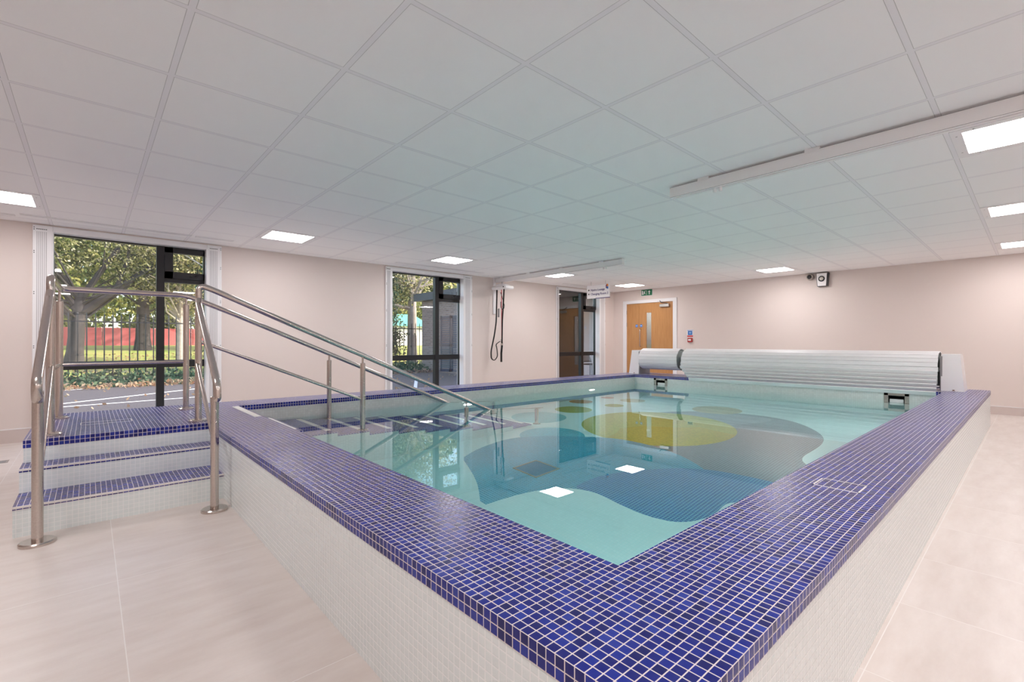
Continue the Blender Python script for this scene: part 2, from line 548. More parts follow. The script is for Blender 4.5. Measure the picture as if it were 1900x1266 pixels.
# windows: clear opening between x0 and x1 in the window wall
WINS = [(-0.30, 1.125, 0.155, 0.165), (3.74, 5.205, 0.115, 0.20), (7.83, 9.31, 0.06, 0.23)]
WZ0, WZ1 = 0.04, 2.262
m = MB()
xs = [LX - .3] + [v for w in WINS for v in w[:2]] + [WX + .35]
for k in range(0, len(xs), 2):
    m.box(xs[k], xs[k + 1], WY, WY + .19, 0, CZ)
for w in WINS:
    m.box(w[0], w[1], WY, WY + .19, WZ1, CZ)
    m.box(w[0], w[1], WY, WY + .19, 0, WZ0)
struct(m.build('wall_window', M['wall']), 'warm off white wall with three tall windows')
# door wall with the door opening
DY0, DY1, DZ = 5.525, 6.80, 2.02
m = MB()
m.box(WX, WX + .3, BY - .35, DY0, 0, CZ); m.box(WX, WX + .3, DY1, WY, 0, CZ); m.box(WX, WX + .3, DY0, DY1, DZ, CZ)
struct(m.build('wall_door', M['wall']), 'warm off white end wall with the oak double door')
struct(MB().box(LX - .3, LX, BY - .3, WY, 0, CZ).build('wall_left', M['wall']))
struct(MB().box(LX, WX, BY - .3, BY, 0, CZ).build('wall_back', M['wall']))
# skirtings
m = MB()
xs = [LX] + [v for w in WINS for v in (w[0] - w[2], w[1] + w[3])] + [WX]
for k in range(0, len(xs), 2):
    m.box(xs[k], xs[k + 1], WY - .012, WY, 0, 0.14); m.box(xs[k], xs[k + 1], WY - .014, WY, 0.14, 0.148, 1)
struct(m.build('baseboard_window', [M['skirt'], M['trim']]), 'grey beige tiled skirting under the windows')
m = MB()
for a, b in ((BY, 5.44), (6.90, WY - .012)):
    m.box(WX - .012, WX, a, b, 0, 0.115); m.box(WX - .014, WX, a, b, 0.115, 0.122, 1)
struct(m.build('baseboard_door', [M['skirt'], M['trim']]), 'grey beige tiled skirting on the door wall')

def window(i, w, label):
    x0, x1, cl, cr = w
    t = empty('window_%d' % i, ((x0 + x1) / 2, WY + .14, 0), label, None, None, 'structure')
    yg = WY + .13; yf = WY + .10; yb = WY + .17
    # white casing on the wall and lining the reveal
    def casing(a, b, z0, z1, side):
        m = MB()
        m.bbox(a, b, WY - .028, WY + .004, z0, z1, .004)
        n = 6
        for k in range(n):
            xx = a + (b - a) * (0.22 + 0.46 * k / (n - 1))
            m.box(xx - .0022, xx + .0022, WY - .0300, WY - .0275, z0 + .02, z1 - .07, 1)
            m.box(xx - .005, xx + .005, WY - .0302, WY - .0275, z1 - .048, z1 - .040, 2)
        for zz in (z1 - .03, z1 - .05, z1 - .28, z1 - .30, z1 - .72, z1 - .74, z1 - 1.3, z1 - 1.32):
            xo = a + .012 if side < 0 else b - .012
            m.box(xo - .004, xo + .004, WY - .0302, WY - .0275, zz - .004, zz + .004, 2)
        return m.build('casing', [M['trim'], M['trim_line'], M['hole']], t)
    casing(x0 - cl, x0, 0, WZ1 + .055, -1)
    casing(x1, x1 + cr, 0, WZ1 + .055, 1)
    MB().bbox(x0, x1, WY - .02, WY + .004, WZ1, WZ1 + .055, .003).build('head_casing', M['trim'], t)
    m = MB()
    m.box(x0 - .002, x0 + .006, WY - .028, yf, WZ0, WZ1); m.box(x1 - .006, x1 + .002, WY - .028, yf, WZ0, WZ1)
    m.box(x0, x1, WY - .02, yf, WZ1 - .006, WZ1 + .002)
    m.build('reveal_lining', M['trim'], t)
    MB().box(x0, x1, WY - .01, yf, WZ0 - .01, WZ0 + .012).build('sill', M['trim'], t)
    # black frame
    mx = x0 + 0.915
    m = MB()
    m.box(x0 - .03, x0 + .004, yf, yb, WZ0, WZ1); m.box(x1 - .004, x1 + .03, yf, yb, WZ0, WZ1)
    m.box(x0, x1, yf, yb, WZ1 - .02, WZ1); m.box(x0, x1, yf, yb, WZ0, WZ0 + .05)
    m.box(mx, mx + .08, yf - .01, yb, WZ0, WZ1)
    m.box(x0, mx, yf, yb, .745, .835); m.box(mx + .08, x1, yf, yb, .745, .835)
    m.box(mx + .08, x1, yf, yb, 1.81, 1.88)
    m.build('frame', M['black'], t)
    # opening vent with its own frame and stay
    v = MB(); a, b, c, d = mx + .08, x1 - .01, 1.86, WZ1 - .02
    v.box(a, a + .085, yf - .02, yb - .02, c, d); v.box(b - .012, b, yf - .02, yb - .02, c, d)
    v.box(a, b, yf - .02, yb - .02, c, c + .085); v.box(a, b, yf - .02, yb - .02, d - .06, d)
    vo = v.build('vent_frame', M['black'], t)
    hx = (a + b) / 2 + .1
    MB().bbox(hx - .05, hx + .05, yf - .035, yf - .02, c + .03, c + .05, .004).tube(fillet([(hx, yf - .03, c + .04), (hx + .03, yf - .05, c + .06), (hx + .03, yf - .05, c + .14)], .02), .006, 8).build('handle', M['black'], vo, True)
    g = MB()
    g.box(x0 + .002, mx, yg, yg + .006, .835, WZ1 - .02); g.box(x0 + .002, mx, yg, yg + .006, WZ0 + .04, .745)
    g.box(mx + .08, x1 - .002, yg, yg + .006, .835, 1.81); g.box(mx + .08, x1 - .002, yg, yg + .006, WZ0 + .04, .745)
    g.box(a + .08, b - .04, yg - .01, yg - .004, c + .08, d - .05)
    g.build('glass_pane', M['glass'], t)
    return t
window(1, WINS[0], 'tall black framed window behind the entry platform')
window(2, WINS[1], 'tall black framed window in the middle of the wall')
window(3, WINS[2], 'tall black framed window nearest the door wall')

# ------------------------------------------------------------------ door
D = empty('door_1', (WX, 6.1, 0), 'oak double door with white frame and narrow vision panel', None, None, 'structure')
m = MB()
m.bbox(WX - .02, WX + .005, DY0 - .085, DY0 + .012, 0, DZ - .012, .004); m.bbox(WX - .02, WX + .005, DY1 - .012, DY1 + .085, 0, DZ - .012, .004)
m.bbox(WX - .02, WX + .005, DY0 - .085, DY1 + .085, DZ - .012, DZ + .065, .004)
m.build('architrave', M['trim'], D)
m = MB(); m.box(WX, WX + .2, DY0 - .002, DY0 + .014, 0, DZ); m.box(WX, WX + .2, DY1 - .014, DY1 + .002, 0, DZ); m.box(WX, WX + .2, DY0, DY1, DZ - .014, DZ)
m.build('door_lining', M['trim'], D)
ys = 6.435
lf = MB(); lf.box(WX + .004, WX + .05, ys + .002, DY1 - .016, .01, DZ - .016)
lfo = lf.build('door_leaf', M['oak'], D); lfo['label'] = 'narrow fixed leaf'
vy0, vy1, vz0, vz1 = 6.09, 6.262, .45, 1.785
rf = MB()
rf.box(WX + .004, WX + .05, DY0 + .016, vy0, .01, DZ - .016); rf.box(WX + .004, WX + .05, vy1, ys - .002, .01, DZ - .016)
rf.box(WX + .004, WX + .05, vy0, vy1, .01, vz0); rf.box(WX + .004, WX + .05, vy0, vy1, vz1, DZ - .016)
rfo = rf.build('door_leaf', M['oak'], D); rfo['label'] = 'wide active leaf with vision panel'
MB().box(WX + .022, WX + .028, vy0, vy1, vz0, vz1).build('vision_glass', M['glass'], rfo)
m = MB()
for a, b in ((vy0 - .002, vy0 + .012), (vy1 - .012, vy1 + .002)): m.box(WX + .002, WX + .045, a, b, vz0, vz1)
m.box(WX + .002, WX + .045, vy0, vy1, vz1 - .012, vz1 + .002)
m.build('vision_bead', M['oak'], rfo)
m = MB(); m.tube(fillet([(WX + .004, 6.385, 1.38), (WX - .045, 6.385, 1.38), (WX - .045, 6.385, .965), (WX + .004, 6.385, .965)], .03), .0105, 10)
m.build('pull_handle', M['steel'], rfo, True)
m = MB(); m.bbox(WX - .05, WX + .002, 5.62, 5.86, 1.885, 1.955, .008)
cl = m.build('door_closer', M['steel_dull'], rfo)
MB().tube([(WX - .03, 5.66, 1.965), (WX - .08, 5.80, 1.985), (WX - .012, 5.87, 2.04)], .008, 8).build('closer_arm', M['black'], rfo, True)
for par, yy in ((lfo, 6.503), (rfo, 6.375)):
    m = MB(); m.lathe([(.036, 0), (.036, .003)], (WX + .001, yy, 1.463), 'X', 24)
    m.box(WX - .0005, WX + .0005, yy - .022, yy + .022, 1.458, 1.468, 1)
    m.build('fire_door_disc', [M['sparkblue'], M['signwhite']], par)
m = MB()
for zz in (.25, 1.45, 1.75): m.box(WX - .006, WX + .004, DY1 - .022, DY1 - .012, zz, zz + .1)
m.build('hinge', M['steel_dull'], lfo)
# lobby wall behind the vision panel
struct(MB().box(WX + .9, WX + 1.0, 4.9, 7.3, 0, CZ).build('wall_lobby', plain('lobby_paint', (0.45, .43, .44), .6)))

# ------------------------------------------------------------------ pool
pool = empty('raised_pool', ((PX0 + PX1) / 2, (PY0 + PY1) / 2, 0), 'raised rectangular pool with blue mosaic coping and white tiled sides', 'pool')
def ring(m, ox0, ox1, oy0, oy1, ix0, ix1, iy0, iy1, z0, z1, mi=0):
    m.quad((ox0, oy0, z1), (ox1, oy0, z1), (ix1, iy0, z1), (ix0, iy0, z1), mi)
    m.quad((ox1, oy0, z1), (ox1, oy1, z1), (ix1, iy1, z1), (ix1, iy0, z1), mi)
    m.quad((ox1, oy1, z1), (ox0, oy1, z1), (ix0, iy1, z1), (ix1, iy1, z1), mi)
    m.quad((ox0, oy1, z1), (ox0, oy0, z1), (ix0, iy0, z1), (ix0, iy1, z1), mi)
    for (a, b) in (((ox0, oy0), (ox1, oy0)), ((ox1, oy0), (ox1, oy1)), ((ox1, oy1), (ox0, oy1)), ((ox0, oy1), (ox0, oy0))):
        m.quad((a[0], a[1], z0), (b[0], b[1], z0), (b[0], b[1], z1), (a[0], a[1], z1), mi)
    for (a, b) in (((ix1, iy0), (ix0, iy0)), ((ix1, iy1), (ix1, iy0)), ((ix0, iy1), (ix1, iy1)), ((ix0, iy0), (ix0, iy1))):
        m.quad((a[0], a[1], z0), (b[0], b[1], z0), (b[0], b[1], z1), (a[0], a[1], z1), mi)
    m.quad((ox0, oy0, z0), (ix0, iy0, z0), (ix1, iy0, z0), (ox1, oy0, z0), mi)
    m.quad((ox1, oy0, z0), (ix1, iy0, z0), (ix1, iy1, z0), (ox1, oy1, z0), mi)
    m.quad((ox1, oy1, z0), (ix1, iy1, z0), (ix0, iy1, z0), (ox0, oy1, z0), mi)
    m.quad((ox0, oy1, z0), (ix0, iy1, z0), (ix0, iy0, z0), (ox0, oy0, z0), mi)
    return m
cop = MB()
ring(cop, PX0, PX1, PY0, PY1, IX0, IX1, IY0, IY1, PT_Z - .0496, PT_Z)
coping = cop.build('coping', M['blue'], pool, fix=False)
coping['label'] = 'blue mosaic coping with pale grout'
e = .004
ow = MB(); ring(ow, PX0 + e, PX1 - e, PY0 + e, PY1 - e, PX0 + .1, PX1 - .1, PY0 + .1, PY1 - .1, 0, PT_Z - .0496)
ow.build('outer_wall', M['white'], pool, fix=False)['label'] = 'white mosaic outer wall'
iw = MB()
ix0, ix1, iy0, iy1 = IX0 - e, IX1 + e, IY0 - e, IY1 + e
# skimmer openings are cut in the far wall
SK = [(1.077, 1.334), (4.45, 4.72)]
for (a, b) in (((ix0, iy0), (ix1, iy0)), ((ix1, iy1), (ix0, iy1)), ((ix0, iy1), (ix0, iy0))):
    iw.quad((a[0], a[1], BZ), (b[0], b[1], BZ), (b[0], b[1], PT_Z - .0496), (a[0], a[1], PT_Z - .0496))
zt, sz0, sz1 = PT_Z - .0496, .235, .365
cuts = [iy0, SK[0][0] + .045, SK[0][1] - .045, SK[1][0] + .045, SK[1][1] - .045, iy1]
for k in range(5):
    a, b = cuts[k], cuts[k + 1]
    if k in (1, 3):
        iw.quad((ix1, a, BZ), (ix1, b, BZ), (ix1, b, sz0), (ix1, a, sz0)); iw.quad((ix1, a, sz1), (ix1, b, sz1), (ix1, b, zt), (ix1, a, zt))
    else:
        iw.quad((ix1, a, BZ), (ix1, b, BZ), (ix1, b, zt), (ix1, a, zt))
iw.build('basin_wall', M['white_in'], pool, fix=False)['label'] = 'white mosaic basin wall'

# mural on the basin floor
A_ = [(2.68, 3.7), (2.8, 3.76), (2.96, 3.83), (3.17, 3.88), (3.42, 3.91), (3.6, 3.87), (3.79, 3.76), (3.93, 3.64), (4.07, 3.47), (4.22, 3.3), (4.33, 3.1), (4.37, 2.86), (4.35, 2.61), (4.28, 2.34), (4.18, 2.14), (4.04, 1.94), (3.86, 1.82), (3.6, 1.62), (3.49, 1.54), (3.34, 1.53), (3.22, 1.55), (3.11, 1.6), (3.03, 1.68), (2.99, 1.79), (2.97, 1.92), (2.98, 2.08), (3.0, 2.23), (3.01, 2.37), (2.95, 2.52), (2.86, 2.61), (2.71, 2.7), (2.56, 2.75), (2.37, 2.78), (2.2, 2.8), (2.38, 3.06), (2.48, 3.24), (2.58, 3.46)]
D_ = [(2.95, 2.54), (3.15, 2.55), (3.34, 2.52), (3.54, 2.44), (3.75, 2.3), (3.94, 2.14), (4.06, 1.97), (4.11, 1.82), (4.14, 1.6), (4.14, 1.40), (4.1, 1.2), (4.0, 1.0), (3.85, .95), (3.75, 1.1), (3.68, 1.36), (3.6, 1.47), (3.56, 1.52), (3.49, 1.54), (3.34, 1.53), (3.22, 1.55), (3.11, 1.6), (3.03, 1.68), (2.99, 1.79), (2.97, 1.92), (2.98, 2.08), (3.0, 2.23), (3.01, 2.37)]
C_ = [(3.95, 3.12), (4.16, 3.22), (4.35, 3.2), (4.6, 3.25), (5.0, 3.5), (5.5, 3.68), (6.0, 3.55), (6.46, 3.18), (6.58, 2.93), (6.68, 2.54), (6.6, 2.11), (6.40, 1.87), (6.15, 1.67), (5.91, 1.54), (5.72, 1.48), (5.48, 1.45), (5.24, 1.45), (5.04, 1.46), (4.92, 1.45), (4.8, 1.41), (4.65, 1.28), (4.45, 1.05), (4.2, .95), (3.95, 1.0), (3.9, 1.3), (3.9, 2.0)]
def smooth_poly(p, it=2):
    for _ in range(it):
        q = []
        for k in range(len(p)):
            a = p[k]; b = p[(k + 1) % len(p)]
            q += [(a[0] * .75 + b[0] * .25, a[1] * .75 + b[1] * .25), (a[0] * .25 + b[0] * .75, a[1] * .25 + b[1] * .75)]
        p = q
    return p
def circ(x, y, r, n=56):
    return [(x + r * math.cos(2 * PI * k / n), y + r * math.sin(2 * PI * k / n)) for k in range(n)]
def inside(p, poly):
    x, y = p; c = False; j = len(poly) - 1
    for i in range(len(poly)):
        xi, yi = poly[i]; xj, yj = poly[j]
        if (yi > y) != (yj > y) and x < (xj - xi) * (y - yi) / (yj - yi) + xi: c = not c
        j = i
    return c
sC2 = smooth_poly([(5.0, 3.4), (5.5, 3.68), (6.0, 3.55), (6.46, 3.18), (6.58, 2.93), (6.66, 2.54), (6.5, 2.2), (6.1, 2.3), (5.6, 2.6), (5.2, 2.9)])
SH = [('C', smooth_poly(C_)), ('C2', sC2), ('E', circ(5.16, 3.11, .90)), ('B', circ(3.92, 3.68, .37)), ('A', smooth_poly(A_, 1)), ('D', smooth_poly(D_, 1)),
      ('F', circ(5.28, 4.53, .27)), ('G', circ(5.93, 4.93, .19)), ('H', circ(4.51, 4.48, .37)), ('F', circ(6.0, 4.33, .145)),
      ('J', circ(6.63, 4.42, .2)), ('K', circ(6.6, 4.9, .11)), ('J', circ(6.7, 3.06, .33))]
keys = ['base', 'C', 'C2', 'E', 'E2', 'B', 'A', 'D', 'F', 'G', 'H', 'J', 'K']
V2 = []; E2_ = []
def addpoly(p):
    b = len(V2)
    for q in p: V2.append(Vector((min(max(q[0], IX0), IX1), min(max(q[1], IY0), IY1))))
    n = len(p)
    for k in range(n): E2_.append((b + k, b + (k + 1) % n))
addpoly([(IX0 - e, IY0 - e), (IX1 + e, IY0 - e), (IX1 + e, IY1 + e), (IX0 - e, IY1 + e)])
for _, p in SH: addpoly(p)
rv, re, rf_, _, _, _ = delaunay_2d_cdt(V2, E2_, [], 1, 1e-5)
bf = MB()
bf.v = [(v[0], v[1], BZ) for v in rv]
for f in rf_:
    cx = sum(rv[i][0] for i in f) / len(f); cy_ = sum(rv[i][1] for i in f) / len(f)
    k = 'base'
    for nm, p in SH:
        if inside((cx, cy_), p):
            k = 'E2' if (nm == 'E' and k == 'C' and cy_ < 3.3 and cx < 5.4) else nm
    bf.f.append(tuple(f)); bf.mi.append(keys.index(k))
bfo = bf.build('basin_floor', [PT[k] for k in keys], pool, fix=False)
bfo['label'] = 'mosaic floor mural of overlapping circles and blobs'
if bfo.data.polygons[0].normal.z < 0: bfo.data.flip_normals()
# underwater stairs
step_y0, step_y1 = 4.15, IY1 + e
for k in range(10):
    xn = 1.345 + .30 * k
    zt_ = PT_Z - .138 * (k + 1)
    xa = IX0 - e if k == 0 else 1.345 + .30 * (k - 1)
    s_ = MB()
    s_.box(xa, xn, step_y0, step_y1, BZ, zt_ - .0496, 1)
    s_.box(xa, xn + .004, step_y0 - .004, step_y1, zt_ - .0496, zt_, 0)
    so = s_.build('step', [M['blue'], M['white_in']], pool)
    so['label'] = 'blue mosaic step going down into the water'
    MB().box(xn - .062, xn - .012, 4.26, 5.10, zt_ - .003, zt_ + .0015).build('nosing_strip', M['edge_strip'], so)
    if k == 0:
        bpy.data.objects[so.name]['label'] = 'top step just above the water'
MB().box(1.005, 1.056, 4.26, 5.08, PT_Z - .003, PT_Z + .0015).build('nosing_strip', M['edge_strip'], coping)
# hatch tiles set into the coping, with thicker pale joint
def hatch(x0, x1, y0, y1, par):
    m = MB(); w = .006
    m.box(x0, x1, y0, y0 + w, PT_Z - .002, PT_Z + .0012); m.box(x0, x1, y1 - w, y1, PT_Z - .002, PT_Z + .0012)
    m.box(x0, x0 + w, y0, y1, PT_Z - .002, PT_Z + .0012); m.box(x1 - w, x1, y0, y1, PT_Z - .002, PT_Z + .0012)
    return m.build('access_hatch_joint', M['grout'], par)
hatch(2.30, 2.44, .475, .64, coping)
# skimmers
for (a, b), lb in zip(SK, ('stainless skimmer mouth near the right end', 'stainless skimmer mouth near the corner')):
    x = IX1 - .006
    m = MB(); z0, z1 = .195, .40
    m.bbox(x, x + .012, a, a + .047, z0, z1, .003); m.bbox(x, x + .012, b - .047, b, z0, z1, .003)
    m.bbox(x, x + .012, a, b, z0, sz0 + .002, .003); m.bbox(x, x + .012, a, b, sz1 - .002, z1, .003)
    fr = m.build('skimmer_frame', M['steel'], pool); fr['label'] = lb
    m = MB()
    x = IX1 + .2
    m.box(x, x + .02, a, b, .15, .42); m.box(IX1 + .004, x, a, a + .045, .15, .42); m.box(IX1 + .004, x, b - .045, b, .15, .42)
    m.box(IX1 + .004, x, a, b, .365, .42); m.box(IX1 + .004, x, a, b, .15, .235)
    m.build('skimmer_box', M['hole'], fr)
    MB().bbox(IX1 + .03, IX1 + .045, a + .06, b - .055, .262, .318, .003).build('skimmer_flap', M['plastic'], fr)
# underwater wall lamps; the near-wall ones are added, unseen, to light the basin
for xx, zz, yw, sg_ in ((6.45, -.10, IY1 + .004, -1), (3.80, -.14, IY1 + .004, -1), (2.2, -.30, IY0 - .004, 1), (4.4, -.30, IY0 - .004, 1), (6.6, -.30, IY0 - .004, 1)):
    m = MB(); m.lathe([(.085, 0), (.085, .012 * sg_), (.07, .018 * sg_)], (xx, yw, zz), 'Y', 28)
    rim = m.build('lamp_rim', M['plastic'], pool, True)
    MB().lathe([(.068, .019 * sg_), (.05, .024 * sg_)], (xx, yw, zz), 'Y', 28).build('lamp_lens', M['poollamp'], rim)
# main drain
dx0, dx1, dy0, dy1 = 2.87, 3.175, 2.885, 3.19
m = MB(); w = .014; z0, z1 = BZ + .001, BZ + .008
m.box(dx0, dx1, dy0, dy0 + w, z0, z1); m.box(dx0, dx1, dy1 - w, dy1, z0, z1); m.box(dx0, dx0 + w, dy0, dy1, z0, z1); m.box(dx1 - w, dx1, dy0, dy1, z0, z1)
dr = m.build('drain_frame', plain('drain_rim_brass', (.35, .33, .2), .5), pool)
m = MB()
n = 15
for k in range(n):
    yy = dy0 + w + (dy1 - dy0 - 2 * w) * (k + .5) / n
    m.box(dx0 + w, dx1 - w, yy - .006, yy + .006, z0, z1 - .002)
    xx = dx0 + w + (dx1 - dx0 - 2 * w) * (k + .5) / n
    m.box(xx - .003, xx + .003, dy0 + w, dy1 - w, z0, z1 - .003)
m.build('drain_grille', plain('drain_grille_blue', (.02, .26, .42), .5), dr)
# water
wm = MB(); wm.box(IX0 - .006, IX1 + .006, IY0 - .006, IY1 + .006, BZ - .02, WL)
tag(wm.build('pool_water', M['water']), 'still clear turquoise water filling the raised pool', 'water', None, 'stuff')

# ------------------------------------------------------------------ entry steps and platform
ST = empty('entry_steps', (.19, 4.4, 0), 'white mosaic entry steps with blue treads leading up to the pool platform', 'steps')
sx0, sx1 = -.305, PX0 + .006
def tread_step(name, y0, y1, z, lab):
    m = MB()
    m.box(sx0, sx1, y0, y1, 0, z - .008, 1)
    m.box(sx0 - .001, sx1, y0 - .001, y1, z - .008, z, 0)
    # pale bullnose line, then narrow blue line under it
    m.box(sx0 - .0012, sx1, y0 - .003, y0 + .007, z - .0105, z + .0008, 2)
    m.box(sx0 - .0010, sx1, y0 - .0022, y0 + .004, z - .0185, z - .0105, 0)
    o = m.build(name, [M['blue'], M['white'], M['grout']], ST)
    o['label'] = lab
    return o
tread_step('step', 3.67, 4.02, .165, 'lowest step, blue tread')
tread_step('step', 3.99, 4.21, .305, 'middle step, blue tread')
m = MB()
m.box(sx0 + .002, PX0 + .006, 4.192, PY1, 0, PT_Z - .0496, 1)
m.box(sx0, PX0, 4.19, PY1, PT_Z - .0496, PT_Z, 0)
pf = m.build('platform', [M['blue'], M['white']], ST)
pf['label'] = 'blue mosaic platform level with the coping'
hatch(-.05, .25, 4.68, 4.82, pf)

# ------------------------------------------------------------------ handrails
def flange(m, x, y, z, r):
    m.lathe([(r, 0), (r, .012), (r - .006, .018), (.03, .019)], (x, y, z), 'Z', 28)
RAIL_R, POST_R, MID_R = .0225, .0235, .0135
def post(parent, x, y, z0, z1, zr, fr=.062):
    o = MB().lathe([(POST_R, z0), (POST_R, z1 - .004), (POST_R - .004, z1)], (x, y, 0), 'Z', 20).build('post', M['steel'], parent, True)
    m = MB(); flange(m, x, y, z0, fr); m.build('base_flange', M['steel'], o, True)
    if zr > z1: MB().lathe([(.009, z1), (.009, zr)], (x, y, 0), 'Z', 12).build('spigot', M['steel'], o, True)
    return o
def rz(x): return 1.765 - .434 * x
# back rail: front-left floor post, up to the platform, round the back and down into the water
hb = empty('handrail', (-.19, 4.3, 0), 'stainless handrail round the left and window side of the platform and into the pool', 'handrail', None)
P1 = (-.19, 4.30); P2 = (-.178, 5.20); P3 = (.655, 5.17); FP = (-.20, 3.49)
post(hb, *P1, PT_Z, 1.33, 0)
post(hb, *P2, PT_Z, 1.385, 1.47)
post(hb, *P3, PT_Z, 1.40, 1.47)
post(hb, *FP, 0, .80, 0, .073)
m = MB()
m.tube(fillet([(P1[0], P1[1] - .0, 1.30), (P1[0], P1[1], 1.482), (P2[0], P2[1], 1.482), (P3[0], P3[1], 1.482), (1.0, 5.08, rz(1.0)), (4.3, 5.06, rz(4.3))], .07), RAIL_R, 16)
m.build('top_rail', M['steel'], hb, True)
m = MB(); m.tube(fillet([(P1[0], P1[1] - .005, 1.385), (P1[0] - .004, P1[1] - .03, 1.345), (FP[0], FP[1] - .08, .845), (FP[0], FP[1] - .06, .76), (FP[0], FP[1], .75)], .05), RAIL_R, 16)
m.build('sloping_rail', M['steel'], hb, True)
m = MB(); m.tube([(P1[0] + .01, P1[1], .875), (P2[0], P2[1], .875)], MID_R, 12); m.tube([(P2[0], P2[1], .875), (P3[0], P3[1], .88)], MID_R, 12)
m.build('mid_rail', M['steel'], hb, True)
m = MB(); m.tube([(P1[0] + .005, P1[1], .90), (FP[0] + .01, FP[1], .40)], MID_R, 12)
m.build('mid_rail', M['steel'], hb, True)
post(hb, 1.915, 5.07, PT_Z - .138 * 3, .865, rz(1.915), .05)
post(hb, 4.2, 5.06, BZ, -.15, rz(4.2), .05)
# near rail
hn = empty('handrail', (.62, 4.3, 0), 'stainless handrail beside the pool wall and down the near side of the pool stairs', 'handrail', None)
P4 = (.625, 4.31); GP = (.585, 3.44)
post(hn, *P4, PT_Z, 1.33, 0)
post(hn, *GP, 0, .715, 0, .073)
m = MB()
m.tube(fillet([(P4[0], P4[1], 1.30), (P4[0], P4[1], 1.50), (.74, 4.29, rz(.74) + .01), (1.2, 4.25, rz(1.2)), (4.3, 4.21, rz(4.3))], .07), RAIL_R, 16)
m.build('top_rail', M['steel'], hn, True)
m = MB(); m.tube(fillet([(P4[0], P4[1] - .005, 1.385), (P4[0] - .004, P4[1] - .03, 1.345), (GP[0] + .012, GP[1] + .0, .80), (GP[0] + .012, GP[1] - .01, .70), (GP[0], GP[1], .69)], .05), RAIL_R, 16)
m.build('sloping_rail', M['steel'], hn, True)
m = MB(); m.tube([(P4[0] - .008, P4[1] - .01, .885), (GP[0] + .005, GP[1] + .02, .40)], MID_R, 12)
m.build('mid_rail', M['steel'], hn, True)
m = MB(); m.tube([(P4[0], P4[1], 1.065), (1.915, 4.235, .515)], MID_R, 12)
m.build('mid_rail', M['steel'], hn, True)
post(hn, 1.915, 4.235, PT_Z - .138 * 3, .86, rz(1.915), .05)
post(hn, 3.115, 4.225, PT_Z - .138 * 7, .335, rz(3.115), .05)
post(hn, 4.2, 4.21, BZ, -.15, rz(4.2), .05)

# ------------------------------------------------------------------ ceiling lights
def panel_light(ix, iy, label):
    x0, y0 = .2886 + .6 * ix, 2.1646 + .6 * iy
    t = empty('ceiling_light', (x0 + .3, y0 + .3, CZ), label, 'ceiling light', 'square led panels in the ceiling')
    m = MB(); a, b = .014, .068
    z0, z1 = CZ - .004, CZ + .01
    m.box(x0 + a, x0 + .6 - a, y0 + a, y0 + b, z0, z1); m.box(x0 + a, x0 + .6 - a, y0 + .6 - b, y0 + .6 - a, z0, z1)
    m.box(x0 + a, x0 + b, y0 + b, y0 + .6 - b, z0, z1); m.box(x0 + .6 - b, x0 + .6 - a, y0 + b, y0 + .6 - b, z0, z1)
    for px_ in (.04, .56):
        for py_ in (.12, .48):
            m.box(x0 + px_ - .004, x0 + px_ + .004, y0 + py_ - .004, y0 + py_ + .004, z0 - .001, z0, 1)
            m.box(x0 + py_ - .004, x0 + py_ + .004, y0 + px_ - .004, y0 + px_ + .004, z0 - .001, z0, 1)
    m.build('frame', [M['trim'], M['grey_pl']], t)
    MB().quad((x0 + b, y0 + b, z0 + .002), (x0 + b, y0 + .6 - b, z0 + .002), (x0 + .6 - b, y0 + .6 - b, z0 + .002), (x0 + .6 - b, y0 + b, z0 + .002)).build('diffuser', M['panel'], t, fix=False)
    return t
for ix, iy, lb in [(-2, 6, 'square led panel cut by the left edge, left of the first window'), (2, 6, 'square led panel between the first and second windows'),
                   (6, 6, 'square led panel above the second window'), (10, 6, 'square led panel between the hoist track and the hanging sign'),
                   (14, 6, 'square led panel nearest the oak door'), (14, 1, 'small led panel just above the dome camera on the door wall'),
                   (6, -4, 'nearest and largest of the three led panels at the right edge'), (10, -4, 'middle of the three led panels at the right edge'),
                   (14, -4, 'farthest of the three led panels at the right edge, by the door wall'),
                   (2, -4, 'added led panel out of view behind the near pool corner'), (-2, -4, 'added led panel out of view near the left wall'),  # panels out of view, here and below, are added to light the hall
                   (-2, 1, 'square led panel at the top left edge over the left aisle'), (-2, -8, 'added led panel out of view by the back wall'), (3, -8, 'added led panel out of view behind the camera'), (9, -8, 'added led panel out of view at the far right')]:
    panel_light(ix, iy, lb)

# slot diffusers and grilles along the window wall
def slot(x0, x1, y, label, wide=.014):
    t = empty('slot_diffuser', ((x0 + x1) / 2, y, CZ), label, 'air diffuser', 'slot diffusers along the window wall')
    m = MB(); m.box(x0, x1, y - .045, y - wide / 2, CZ - .004, CZ + .001); m.box(x0, x1, y + wide / 2, y + .045, CZ - .004, CZ + .001)
    m.build('blade_frame', M['trim'], t)
    MB().box(x0, x1, y - wide / 2, y + wide / 2, CZ - .0015, CZ + .0005).build('slot', plain('slot_shadow', (.12, .09, .08), .8), t)
slot(-.52, .91, 6.76, 'long dark slot diffuser above the first window')
slot(-2.0, -.56, 6.86, 'slot diffuser running off the left edge of the ceiling')
slot(.95, 1.35, 6.77, 'short slot diffuser right of the first window head')
slot(3.63, 5.40, 6.80, 'slot diffuser above the second window')
slot(7.6, 9.3, 6.80, 'slot diffuser above the third window')

